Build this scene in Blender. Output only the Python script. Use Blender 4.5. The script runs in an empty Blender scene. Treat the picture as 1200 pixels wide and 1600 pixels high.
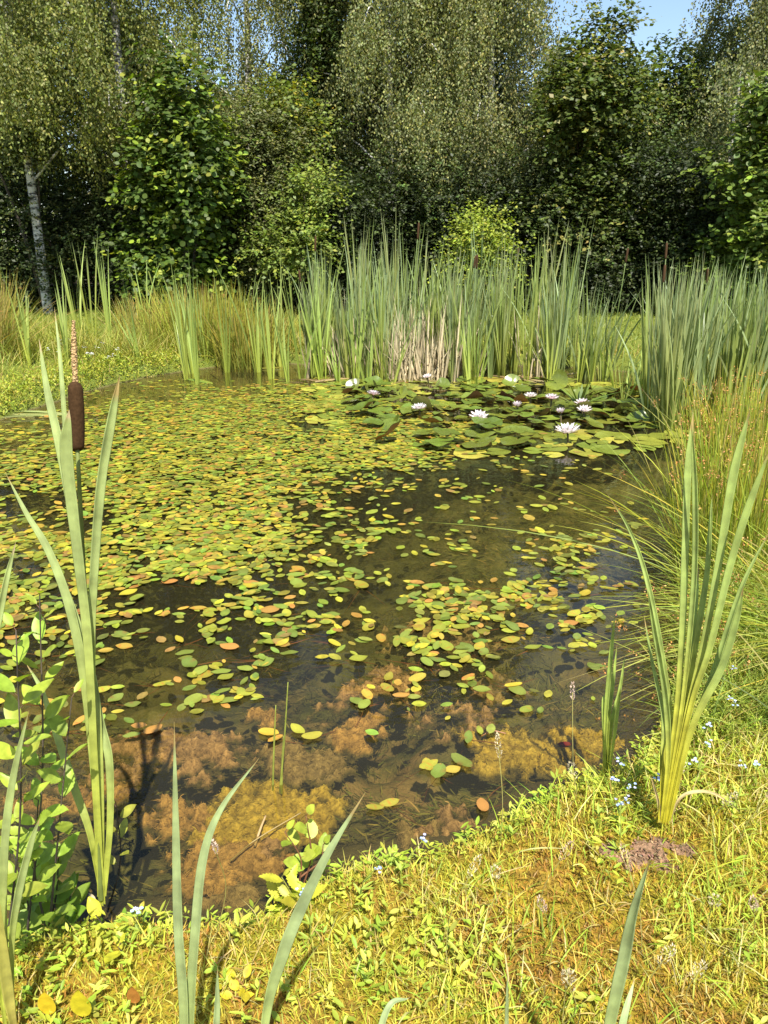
import bpy, math, random
import numpy as np
from mathutils import Vector, Matrix
random.seed(7); R = np.random.default_rng(7)
PI = math.pi
sc = bpy.context.scene; col0 = sc.collection

# ------------------------------------------------------------------ camera
F = 1201.0; PITCH = math.radians(19.3); CZ = 1.5
cp, sp = math.cos(PITCH), math.sin(PITCH)
def ray(px, py): 
    a = (px-600)/F; b = (800-py)/F
    return np.array([a, cp+b*sp, -sp+b*cp])
def atz(px, py, z=0.0):
    d = ray(px, py); t = (z-CZ)/d[2]; return np.array([d[0]*t, d[1]*t, z])
def aty(px, py, Y):
    d = ray(px, py); t = Y/d[1]; return np.array([d[0]*t, Y, CZ+d[2]*t])
def proj(P):
    P = np.asarray(P, float); dz = P[..., 2]-CZ
    dep = P[..., 1]*cp - dz*sp; up = P[..., 1]*sp + dz*cp
    return 600+F*P[..., 0]/dep, 800-F*up/dep, dep
cam = bpy.data.cameras.new('camera'); co = bpy.data.objects.new('camera', cam); col0.objects.link(co)
co.location = (0, 0, CZ); co.rotation_euler = (PI/2-PITCH, 0, 0)
cam.sensor_fit = 'VERTICAL'; cam.sensor_height = 36; cam.sensor_width = 27; cam.lens = F/1600*36
cam.clip_start = 0.05; cam.clip_end = 1500
sc.camera = co

# ------------------------------------------------------------------ helpers
def nrm(v):
    v = np.asarray(v, float); return v/np.maximum(np.linalg.norm(v, axis=-1, keepdims=True), 1e-9)
def smooth(t): t = np.clip(t, 0, 1); return t*t*(3-2*t)
def vnoise(x, y, seed=0):
    xi = np.floor(x).astype(np.int64); yi = np.floor(y).astype(np.int64); fx = x-xi; fy = y-yi
    fx = fx*fx*(3-2*fx); fy = fy*fy*(3-2*fy)
    def h(a, b):
        n = (a*374761393 + b*668265263 + seed*974634777) & 0x7fffffff
        n = ((n ^ (n >> 13))*1274126177) & 0x7fffffff
        return ((n ^ (n >> 16)) & 0xffff)/65535.0
    return (h(xi, yi)*(1-fx)+h(xi+1, yi)*fx)*(1-fy) + (h(xi, yi+1)*(1-fx)+h(xi+1, yi+1)*fx)*fy
def fbm(x, y, o=4, seed=0):
    s = 0; a = .5
    for k in range(o): s = s+a*vnoise(x, y, seed+k*17); x = x*2.03; y = y*2.03; a *= .5
    return s
class MB:
    def __init__(s): s.V = []; s.F = []; s.C = []; s.M = []; s.n = 0
    def add(s, V, Fc, C, m=0):
        V = np.asarray(V, float).reshape(-1, 3); Fc = np.asarray(Fc, int)
        C = np.asarray(C, float)
        if C.ndim == 1: C = np.tile(C, (len(V), 1))
        s.V.append(V); s.C.append(C[:, :3]); s.F.append(Fc+s.n); s.M.append(np.full(len(Fc), m)); s.n += len(V); return s
    def mesh(s, name, mats, origin=(0, 0, 0), flat=False):
        V = np.concatenate(s.V)-np.asarray(origin); C = np.concatenate(s.C)
        me = bpy.data.meshes.new(name); me.vertices.add(len(V)); me.vertices.foreach_set('co', V.astype(np.float32).ravel())
        lt = np.concatenate([np.full(len(f), f.shape[1]) for f in s.F]); li = np.concatenate([f.ravel() for f in s.F])
        me.loops.add(len(li)); me.loops.foreach_set('vertex_index', li.astype(np.int32))
        me.polygons.add(len(lt)); st = np.concatenate([[0], np.cumsum(lt)[:-1]])
        me.polygons.foreach_set('loop_start', st.astype(np.int32)); me.polygons.foreach_set('loop_total', lt.astype(np.int32))
        me.polygons.foreach_set('material_index', np.concatenate(s.M).astype(np.int32))
        if not isinstance(mats, (list, tuple)): mats = [mats]
        for m in mats: me.materials.append(m)
        me.update(calc_edges=True)
        a = me.color_attributes.new('Col', 'FLOAT_COLOR', 'POINT')
        a.data.foreach_set('color', np.c_[C, np.ones(len(C))].astype(np.float32).ravel())
        if not flat: me.polygons.foreach_set('use_smooth', np.ones(len(lt), bool))
        return me
def tag(o, label=None, cat=None, group=None, kind=None):
    if label: o['label'] = label
    if cat: o['category'] = cat
    if group: o['group'] = group
    if kind: o['kind'] = kind
    return o
def ob(name, me, parent=None, loc=None, **k):
    o = bpy.data.objects.new(name, me); col0.objects.link(o)
    if parent: o.parent = parent
    if loc is not None: o.location = loc
    return tag(o, **k)
def copy_tree(o, parent=None):
    c = o.copy(); col0.objects.link(c); c.parent = parent
    for ch in list(o.children): copy_tree(ch, c)
    return c

# leaf templates: (u along, v across, w up)
DIAM = (np.array([[0, 0, 0], [.42, .5, .07], [1, 0, -.06], [.42, -.5, .07]]), np.array([[0, 1, 2, 3]]))
def oval(rows=5, p=.5, notch=0, fold=.03, curl=.0, tip=1.0, teeth=0):
    V = []; 
    for i in range(rows+1):
        u = i/rows; w = .5*(math.sin(PI*u**tip))**p if 0 < i < rows else 0.03
        tu = .04*teeth*(1 if i % 2 else -1)
        w2 = w*(1+teeth*(.25 if i % 2 else -.22)) if 0 < i < rows else w
        V += [[u-notch*(1-u)**4+tu, w2, fold-curl*u*u], [u, 0, -curl*u*u], [u-notch*(1-u)**4+tu, -w2, fold-curl*u*u]]
    Fc = []
    for i in range(rows):
        a = 3*i; Fc += [[a, a+3, a+4, a+1], [a+1, a+4, a+5, a+2]]
    return np.array(V), np.array(Fc)
def leaves(P, T, N, L, W, C, tm=DIAM):
    tv, tf = tm; n = len(P); T = nrm(T); N = N-T*np.sum(N*T, -1, keepdims=True); N = nrm(N); B = np.cross(N, T)
    L = np.broadcast_to(L, n)[:, None, None]; W = np.broadcast_to(W, n)[:, None, None]
    V = P[:, None]+T[:, None]*tv[None, :, 0:1]*L + B[:, None]*tv[None, :, 1:2]*W + N[:, None]*tv[None, :, 2:3]*L
    k = len(tv); Fc = (tf[None]+(np.arange(n)*k)[:, None, None]).reshape(-1, tf.shape[1])
    return V.reshape(-1, 3), Fc, np.repeat(C, k, axis=0)
def blades(P, D, G, L, W, B, C0, C1, S=5, tw=0.0, wp=None, cpow=1.0):
    """ribbons: pos = P + L(D t + G t^2)"""
    n = len(P); t = np.linspace(0, 1, S+1); L = np.broadcast_to(L, n); W = np.broadcast_to(W, n); tw = np.broadcast_to(tw, n)
    pos = P[:, None]+L[:, None, None]*(D[:, None]*t[None, :, None]+G[:, None]*(t**2)[None, :, None])
    tan = nrm(D[:, None]+2*G[:, None]*t[None, :, None]); B = nrm(B)[:, None]
    B = nrm(B-tan*np.sum(B*tan, -1, keepdims=True)); Nn = np.cross(tan, B)
    an = (tw[:, None]*t[None])[..., None]; B = B*np.cos(an)+Nn*np.sin(an)
    w = (np.minimum(1, (1-t)*2.2)**.8*(.75+.25*np.minimum(1, t*4)) if wp is None else wp(t))
    w = np.maximum(w, .04)
    hw = .5*W[:, None, None]*w[None, :, None]
    V = np.stack([pos-B*hw, pos+B*hw], 2).reshape(n, -1, 3)
    f = np.array([[2*i, 2*i+1, 2*i+3, 2*i+2] for i in range(S)])
    Fc = (f[None]+(np.arange(n)*2*(S+1))[:, None, None]).reshape(-1, 4)
    c = C0[:, None]+(C1-C0)[:, None]*(t**cpow)[None, :, None]
    return V.reshape(-1, 3), Fc, np.repeat(c, 2, axis=1).reshape(-1, 3)
def tube(pts, rad, n=8, C=(.3, .3, .3), cap=True):
    pts = np.asarray(pts, float); m = len(pts); rad = np.broadcast_to(rad, m)
    tan = nrm(np.gradient(pts, axis=0)); ref = np.array([1.0, 0.02, .03]) if abs(tan[0][0]) < .8 else np.array([0, 1.0, 0])
    A = nrm(np.cross(tan, ref)); Bb = np.cross(tan, A); th = np.linspace(0, 2*PI, n, endpoint=False)
    V = pts[:, None]+rad[:, None, None]*(A[:, None]*np.cos(th)[None, :, None]+Bb[:, None]*np.sin(th)[None, :, None])
    Fc = [[i*n+j, i*n+(j+1) % n, (i+1)*n+(j+1) % n, (i+1)*n+j] for i in range(m-1) for j in range(n)]
    V = V.reshape(-1, 3)
    if cap:
        V = np.vstack([V, pts[-1] + tan[-1]*rad[-1]*.4]); k = len(V)-1
        Fc += [[(m-1)*n+j, (m-1)*n+(j+1) % n, k, k] for j in range(0)]
        tri = np.array([[(m-1)*n+j, (m-1)*n+(j+1) % n, k] for j in range(n)])
        return V, np.array(Fc), np.asarray(C), tri
    return V, np.array(Fc), np.asarray(C), None
def add_tube(mb, pts, rad, n=8, C=(.3, .3, .3), m=0):
    V, Fc, c, tri = tube(pts, rad, n, C); c = np.asarray(c)
    b = mb.n; mb.add(V, Fc, c, m)
    if tri is not None: mb.F.append(tri+b); mb.M.append(np.full(len(tri), m))
def spline(pts, n=16):
    p = np.asarray(pts, float); p = np.vstack([2*p[0]-p[1], p, 2*p[-1]-p[-2]]); out = []
    m = len(p)-3
    for s in np.linspace(0, m-1e-6, n):
        i = int(s); t = s-i; a, b, c, d = p[i:i+4]
        out.append(.5*((2*b)+(-a+c)*t+(2*a-5*b+4*c-d)*t*t+(-a+3*b-3*c+d)*t**3))
    return np.array(out)
def rnd(n, a=-1, b=1): return R.uniform(a, b, n)
def rvec(n): return nrm(R.normal(size=(n, 3)))
def jit(c, n, v=.18, hue=.08):
    c = np.asarray(c, float); k = 1+R.normal(0, v, (n, 1)); h = 1+R.normal(0, hue, (n, 3))
    return np.clip(c*k*h, .004, .95)
def pick(cols, wts, n, v=.15, hue=.06):
    idx = R.choice(len(cols), n, p=np.array(wts)/sum(wts)); return np.clip(np.asarray(cols)[idx]*(1+R.normal(0, v, (n, 1)))*(1+R.normal(0, hue, (n, 3))), .004, .95)

# ------------------------------------------------------------------ materials
def mat(name):
    m = bpy.data.materials.new(name); m.use_nodes = True; nt = m.node_tree; nt.nodes.clear()
    return m, nt, nt.nodes.new('ShaderNodeOutputMaterial')
def N(nt, t, **k):
    n = nt.nodes.new('ShaderNode'+t)
    for a, b in k.items():
        if a in n.inputs: n.inputs[a].default_value = b
        else: setattr(n, a, b)
    return n
def foliage(name, rough=.45, tr=.3, spec=.5, trc=(1.25, 1.35, .55), var=.0, vein=0):
    m, nt, out = mat(name); L = nt.links.new
    at = N(nt, 'Attribute', attribute_name='Col'); src = at.outputs['Color']
    if var:
        oi = N(nt, 'ObjectInfo'); mr = N(nt, 'MapRange'); mr.inputs[3].default_value = 1-var; mr.inputs[4].default_value = 1+var
        L(oi.outputs['Random'], mr.inputs[0])
        hs = N(nt, 'HueSaturation'); L(src, hs.inputs['Color']); L(mr.outputs[0], hs.inputs['Value'])
        m2 = N(nt, 'MapRange'); m2.inputs[3].default_value = .5-.08*var; m2.inputs[4].default_value = .5+.08*var
        w = N(nt, 'Math', operation='FRACT'); ml = N(nt, 'Math', operation='MULTIPLY'); ml.inputs[1].default_value = 17.3
        L(oi.outputs['Random'], ml.inputs[0]); L(ml.outputs[0], w.inputs[0]); L(w.outputs[0], m2.inputs[0]); L(m2.outputs[0], hs.inputs['Hue'])
        src = hs.outputs['Color']
    if vein:
        tc = N(nt, 'TexCoord'); no = N(nt, 'TexNoise', Scale=vein, Detail=3.0); L(tc.outputs['Object'], no.inputs['Vector'])
        mr = N(nt, 'MapRange'); mr.inputs[1].default_value = .3; mr.inputs[2].default_value = .7; mr.inputs[3].default_value = .72; mr.inputs[4].default_value = 1.22
        L(no.outputs[0], mr.inputs[0])
        mx = N(nt, 'VectorMath', operation='SCALE'); L(src, mx.inputs[0]); L(mr.outputs[0], mx.inputs['Scale']); src = mx.outputs[0]
    p = N(nt, 'BsdfPrincipled'); p.inputs['Roughness'].default_value = rough; p.inputs['Specular IOR Level'].default_value = spec
    L(src, p.inputs['Base Color'])
    if tr > 0:
        vm = N(nt, 'VectorMath', operation='MULTIPLY'); L(src, vm.inputs[0]); vm.inputs[1].default_value = trc
        t = N(nt, 'BsdfTranslucent'); L(vm.outputs[0], t.inputs['Color'])
        mx = N(nt, 'MixShader'); mx.inputs[0].default_value = tr; L(p.outputs[0], mx.inputs[1]); L(t.outputs[0], mx.inputs[2]); L(mx.outputs[0], out.inputs[0])
    else: L(p.outputs[0], out.inputs[0])
    return m
M_birch = foliage('birch_leaf', .52, .32, .28)
M_broad = foliage('broad_leaf', .5, .30, .3)
M_reed = foliage('reed_blade', .45, .25, .4, var=.14)
M_leaf = foliage('sapling_leaf', .45, .38, .4, trc=(1.2, 1.3, .5), vein=55)
M_grass = foliage('grass_blade', .5, .35, .3, trc=(1.2, 1.2, .5))
M_pad = foliage('pad_top', .26, .08, .6, var=.22, vein=14)
M_under = foliage('pad_underside', .5, .0, .3, var=.2, vein=14)
M_float = foliage('floating_leaf', .33, .1, .5, var=.16, vein=40)
M_matte = foliage('dry_matter', .85, .0, .15)
M_head = foliage('seed_head', .95, .0, .05, vein=220)
M_petal = foliage('petal', .5, .25, .3, trc=(1, .95, .95))
M_blade = foliage('near_blade', .5, .25, .3, vein=25)
M_weed = foliage('waterweed', .9, .1, .1)

def bark(name, c0, c1, birch=False):
    m, nt, out = mat(name); L = nt.links.new; tc = N(nt, 'TexCoord'); mp = N(nt, 'Mapping'); L(tc.outputs['Object'], mp.inputs[0])
    mp.inputs['Scale'].default_value = (3, 3, 11) if birch else (18, 18, 4)
    no = N(nt, 'TexNoise', Scale=1.6, Detail=7.0, Roughness=.65); L(mp.outputs[0], no.inputs[0])
    cr = N(nt, 'ValToRGB'); L(no.outputs[0], cr.inputs[0]); e = cr.color_ramp.elements
    e[0].position = .40; e[0].color = (*c0, 1); e[1].position = .52 if birch else .7; e[1].color = (*c1, 1)
    p = N(nt, 'BsdfPrincipled', Roughness=.8); L(cr.outputs[0], p.inputs['Base Color'])
    b = N(nt, 'Bump', Strength=.6, Distance=.02); L(no.outputs[0], b.inputs['Height']); L(b.outputs[0], p.inputs['Normal']); L(p.outputs[0], out.inputs[0])
    return m
M_bbark = bark('birch_bark', (.06, .055, .05), (.62, .6, .55), True)
M_bark = bark('brown_bark', (.03, .022, .015), (.13, .10, .07))

def ground_mat():
    m, nt, out = mat('ground_soil_and_moss'); L = nt.links.new
    g = N(nt, 'NewGeometry'); sx = N(nt, 'SeparateXYZ'); L(g.outputs['Position'], sx.inputs[0])
    n1 = N(nt, 'TexNoise', Scale=5.0, Detail=8.0, Roughness=.7); L(g.outputs['Position'], n1.inputs[0])
    n2 = N(nt, 'TexNoise', Scale=60.0, Detail=5.0, Roughness=.7); L(g.outputs['Position'], n2.inputs[0])
    cr = N(nt, 'ValToRGB'); L(n1.outputs[0], cr.inputs[0]); E = cr.color_ramp.elements
    E[0].position = .32; E[0].color = (.14, .085, .025, 1); E[1].position = .66; E[1].color = (.26, .25, .03, 1)
    e = E.new(.44); e.color = (.28, .19, .035, 1); e = E.new(.55); e.color = (.28, .23, .025, 1)
    c2 = N(nt, 'ValToRGB'); L(n2.outputs[0], c2.inputs[0]); c2.color_ramp.elements[0].position = .35; c2.color_ramp.elements[0].color = (.35, .35, .35, 1); c2.color_ramp.elements[1].position = .62; c2.color_ramp.elements[1].color = (1.35, 1.3, 1.1, 1)
    mb = N(nt, 'MixRGB', blend_type='MULTIPLY'); mb.inputs[0].default_value = 1; L(cr.outputs[0], mb.inputs[1]); L(c2.outputs[0], mb.inputs[2])
    # mown lawn beyond the pond
    n3 = N(nt, 'TexNoise', Scale=2.2, Detail=9.0, Roughness=.75); L(g.outputs['Position'], n3.inputs[0])
    cl = N(nt, 'ValToRGB'); L(n3.outputs[0], cl.inputs[0]); E = cl.color_ramp.elements
    E[0].position = .3; E[0].color = (.09, .12, .022, 1); E[1].position = .7; E[1].color = (.19, .215, .04, 1)
    far = N(nt, 'MapRange'); far.inputs[1].default_value = 5.2; far.inputs[2].default_value = 7.0; L(sx.outputs['Y'], far.inputs[0])
    ml = N(nt, 'MixRGB'); L(far.outputs[0], ml.inputs[0]); L(mb.outputs[0], ml.inputs[1]); L(cl.outputs[0], ml.inputs[2])
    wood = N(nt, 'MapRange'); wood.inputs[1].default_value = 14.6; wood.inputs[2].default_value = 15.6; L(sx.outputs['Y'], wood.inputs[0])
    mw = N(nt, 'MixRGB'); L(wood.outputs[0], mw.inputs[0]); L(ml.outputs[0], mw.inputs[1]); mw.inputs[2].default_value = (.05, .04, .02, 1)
    # the pond bed: silt near the shore, olive weed further out, deep part painted dimmer
    n4 = N(nt, 'TexNoise', Scale=7.0, Detail=9.0, Roughness=.72); mpv = N(nt, 'Mapping'); L(g.outputs['Position'], mpv.inputs[0]); mpv.inputs['Scale'].default_value = (1, 1.2, 1); L(mpv.outputs[0], n4.inputs[0])
    cb = N(nt, 'ValToRGB'); L(n4.outputs[0], cb.inputs[0]); E = cb.color_ramp.elements
    E[0].position = .34; E[0].color = (.042, .044, .015, 1); E[1].position = .70; E[1].color = (.24, .20, .08, 1)
    e = E.new(.5); e.color = (.11, .108, .034, 1)
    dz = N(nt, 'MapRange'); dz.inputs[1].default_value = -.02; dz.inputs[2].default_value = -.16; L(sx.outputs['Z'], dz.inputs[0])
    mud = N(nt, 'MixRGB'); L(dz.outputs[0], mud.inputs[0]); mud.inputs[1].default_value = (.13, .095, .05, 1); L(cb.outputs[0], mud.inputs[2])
    n5 = N(nt, 'TexNoise', Scale=3.4, Detail=7.0, Roughness=.65); L(g.outputs['Position'], n5.inputs[0])
    am = N(nt, 'MapRange'); am.inputs[1].default_value = .46; am.inputs[2].default_value = .60; L(n5.outputs[0], am.inputs[0])
    ay = N(nt, 'MapRange'); ay.inputs[1].default_value = 3.2; ay.inputs[2].default_value = 2.2; L(sx.outputs['Y'], ay.inputs[0])
    az_ = N(nt, 'MapRange'); az_.inputs[1].default_value = -.05; az_.inputs[2].default_value = -.13; L(sx.outputs['Z'], az_.inputs[0])
    a1 = N(nt, 'Math', operation='MULTIPLY'); L(am.outputs[0], a1.inputs[0]); L(ay.outputs[0], a1.inputs[1]); a2 = N(nt, 'Math', operation='MULTIPLY'); L(a1.outputs[0], a2.inputs[0]); L(az_.outputs[0], a2.inputs[1])
    ac = N(nt, 'MixRGB'); L(n4.outputs[0], ac.inputs[0]); ac.inputs[1].default_value = (.17, .10, .04, 1); ac.inputs[2].default_value = (.40, .27, .12, 1)
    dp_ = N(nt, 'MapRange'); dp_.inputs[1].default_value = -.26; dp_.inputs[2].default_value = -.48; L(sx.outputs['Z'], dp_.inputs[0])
    dm = N(nt, 'MixRGB'); L(dp_.outputs[0], dm.inputs[0]); L(mud.outputs[0], dm.inputs[1]); deep_dark = N(nt, 'MixRGB'); L(n4.outputs[0], deep_dark.inputs[0]); deep_dark.inputs[1].default_value = (.012, .013, .004, 1); deep_dark.inputs[2].default_value = (.085, .08, .022, 1); L(deep_dark.outputs[0], dm.inputs[2]); mud = dm  # water's absorption of light put into the deep bed colour
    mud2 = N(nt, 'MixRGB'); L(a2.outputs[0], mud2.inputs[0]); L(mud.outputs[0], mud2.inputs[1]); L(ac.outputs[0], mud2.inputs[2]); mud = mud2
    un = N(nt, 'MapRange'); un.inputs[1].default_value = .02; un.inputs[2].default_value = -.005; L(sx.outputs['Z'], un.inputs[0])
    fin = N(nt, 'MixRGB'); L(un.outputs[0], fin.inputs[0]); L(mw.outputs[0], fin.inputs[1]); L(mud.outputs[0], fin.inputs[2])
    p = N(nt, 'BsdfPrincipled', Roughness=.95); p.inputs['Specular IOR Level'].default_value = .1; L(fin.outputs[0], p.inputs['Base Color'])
    b = N(nt, 'Bump', Strength=.8, Distance=.02); L(n2.outputs[0], b.inputs['Height']); L(b.outputs[0], p.inputs['Normal']); L(p.outputs[0], out.inputs[0])
    return m
def water_mat():
    m, nt, out = mat('pond_water'); L = nt.links.new
    g = N(nt, 'NewGeometry'); n1 = N(nt, 'TexNoise', Scale=5.0, Detail=3.0, Roughness=.5); mp = N(nt, 'Mapping'); L(g.outputs['Position'], mp.inputs[0]); mp.inputs['Scale'].default_value = (1, 1.6, 1); L(mp.outputs[0], n1.inputs[0])
    b = N(nt, 'Bump', Strength=.10, Distance=.03); L(n1.outputs[0], b.inputs['Height'])
    fr = N(nt, 'Fresnel', IOR=1.33); L(b.outputs[0], fr.inputs['Normal'])
    gl = N(nt, 'BsdfGlossy', Roughness=.015); gl.inputs['Color'].default_value = (1, 1, 1, 1); L(b.outputs[0], gl.inputs['Normal'])
    tr = N(nt, 'BsdfTransparent'); tr.inputs['Color'].default_value = (.76, .74, .54, 1)
    df = N(nt, 'BsdfDiffuse'); df.inputs['Color'].default_value = (.15, .13, .055, 1)
    m1 = N(nt, 'MixShader'); m1.inputs[0].default_value = .09; L(tr.outputs[0], m1.inputs[1]); L(df.outputs[0], m1.inputs[2])
    m2 = N(nt, 'MixShader'); L(fr.outputs[0], m2.inputs[0]); L(m1.outputs[0], m2.inputs[1]); L(gl.outputs[0], m2.inputs[2]); L(m2.outputs[0], out.inputs[0])
    return m
def earth_mat(name, c0, c1, scale=30, bump=1.0):
    m, nt, out = mat(name); L = nt.links.new; g = N(nt, 'NewGeometry'); n = N(nt, 'TexNoise', Scale=scale, Detail=8.0, Roughness=.75); L(g.outputs['Position'], n.inputs[0])
    at = N(nt, 'Attribute', attribute_name='Col')
    cr = N(nt, 'ValToRGB'); L(n.outputs[0], cr.inputs[0]); E = cr.color_ramp.elements; E[0].position = .36; E[0].color = (*c0, 1); E[1].position = .62; E[1].color = (*c1, 1)
    mx = N(nt, 'MixRGB', blend_type='MULTIPLY'); mx.inputs[0].default_value = 1; L(at.outputs['Color'], mx.inputs[1]); L(cr.outputs[0], mx.inputs[2])
    p = N(nt, 'BsdfPrincipled', Roughness=.95); p.inputs['Specular IOR Level'].default_value = .1; L(mx.outputs[0], p.inputs['Base Color'])
    b = N(nt, 'Bump', Strength=bump, Distance=.02); L(n.outputs[0], b.inputs['Height']); L(b.outputs[0], p.inputs['Normal']); L(p.outputs[0], out.inputs[0])
    return m
M_algae = earth_mat('algae', (.45, .42, .38), (1.25, 1.2, 1.1), 45)
M_soil = earth_mat('dry_soil', (.4, .4, .4), (1.3, 1.25, 1.2), 40)

# ------------------------------------------------------------------ ground with the pond sunk into it
shore_px = [(120, 1452), (230, 1436), (300, 1444), (400, 1425), (480, 1385), (560, 1352), (640, 1342), (720, 1315), (800, 1280), (870, 1238), (940, 1222),
            (1000, 1185), (1045, 1120), (1060, 1050), (1060, 960), (1070, 860), (1085, 760), (1120, 705), (1240, 660), (1330, 610)]
far_px = [(1150, 590), (1000, 583), (850, 572), (700, 572), (560, 574), (400, 566), (300, 578), (230, 590), (150, 608), (80, 630), (-10, 660), (-140, 720)]
pond = np.array([atz(*p)[:2] for p in shore_px+far_px] + [(-3.6, 3.6), (-2.6, 2.3), (-1.7, 1.55), (-1.1, 1.32), (-.85, 1.30)])
def sdist(x, y):
    """distance to the shoreline, positive on land"""
    P = np.stack([x, y], -1); d = np.full(x.shape, 1e9); ins = np.zeros(x.shape, bool); n = len(pond)
    for i in range(n):
        a = pond[i]; b = pond[(i+1) % n]; ab = b-a; t = np.clip(((P-a)@ab)/(ab@ab), 0, 1)
        d = np.minimum(d, np.linalg.norm(P-(a+t[..., None]*ab), axis=-1))
        c = ((a[1] > y) != (b[1] > y)); ins ^= c & (x < (b[0]-a[0])*(y-a[1])/(b[1]-a[1]+1e-12)+a[0])
    return np.where(ins, -d, d)
def height(x, y, rough=True):
    x = np.asarray(x, float); y = np.asarray(y, float); s = sdist(x, y) + (fbm(x*5, y*5, 3, 3)-.45)*.10
    far = smooth((y-5)/3)
    out = .012+.085*smooth(s/.14)+(.16*smooth((s-.2)/4))*(.25+.75*far) + .05*smooth(s/.5)*far
    out = out+(fbm(x*3, y*3, 4, 9)-.47)*.09*smooth(s/.2)*(1-.6*smooth((s-2)/4))
    lump = (fbm(x*4.5, y*4.5, 5, 21)-.47)
    ins = -.015-.13*smooth(-s/.30)-.20*smooth((-s-.25)/1.0)-.25*smooth((-s-1.2)/1.2)+lump*.30*smooth(-s/.5)
    return np.where(s > 0, out, np.minimum(ins, -.012))
def gz(x, y): return float(height(np.array([x]), np.array([y]))[0])
def axis(lo, hi, st, far):
    c = np.arange(lo, hi, st); o = [hi]; s = st
    while o[-1] < far: s *= 1.25; o.append(o[-1]+s)
    i = [lo]; s = st
    while i[-1] > -far: s *= 1.25; i.append(i[-1]-s)
    return np.concatenate([np.array(i[:0:-1]), c, np.array(o)])
xs = axis(-4.6, 4.6, .035, 260); ys = axis(.3, 10.2, .035, 300)
X, Y = np.meshgrid(xs, ys); Z = height(X, Y)
nx, ny = len(xs), len(ys); ii = np.arange(ny-1)[:, None]*nx+np.arange(nx-1)[None]
gf = np.stack([ii, ii+1, ii+nx+1, ii+nx], -1).reshape(-1, 4)
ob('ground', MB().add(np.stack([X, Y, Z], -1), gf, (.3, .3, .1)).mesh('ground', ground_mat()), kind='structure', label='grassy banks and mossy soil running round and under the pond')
x0, x1 = pond[:, 0].min()-.3, pond[:, 0].max()+.3; y0, y1 = pond[:, 1].min()-.2, pond[:, 1].max()+.3
ob('water', MB().add([[x0, y0, 0], [x1, y0, 0], [x1, y1, 0], [x0, y1, 0]], [[0, 1, 2, 3]], (.1, .1, .1)).mesh('water', water_mat()), kind='structure', label='still clear brown pond water mirroring the trees')

# ------------------------------------------------------------------ submerged weed and algae
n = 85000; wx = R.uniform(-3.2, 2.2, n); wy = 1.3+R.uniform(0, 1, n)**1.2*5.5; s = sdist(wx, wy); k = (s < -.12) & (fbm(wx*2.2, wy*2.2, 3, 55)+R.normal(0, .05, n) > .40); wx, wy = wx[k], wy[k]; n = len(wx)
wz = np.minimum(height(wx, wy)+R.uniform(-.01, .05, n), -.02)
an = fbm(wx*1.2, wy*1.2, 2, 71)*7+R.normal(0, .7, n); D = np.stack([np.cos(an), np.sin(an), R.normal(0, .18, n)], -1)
C = pick([(.13, .13, .032), (.20, .17, .045), (.075, .08, .02), (.28, .20, .07)], [4, 3, 3, 1.2], n)*np.where(wz < -.28, .5, 1)[:, None]  # deep strips darkened in colour for light lost in the water
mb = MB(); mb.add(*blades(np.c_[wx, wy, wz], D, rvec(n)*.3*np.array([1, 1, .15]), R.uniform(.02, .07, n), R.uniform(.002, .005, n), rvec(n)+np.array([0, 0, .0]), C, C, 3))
ob('waterweed', mb.mesh('waterweed', M_weed), kind='stuff', label='feathery olive waterweed spread under the clear water', cat='waterweed')

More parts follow.
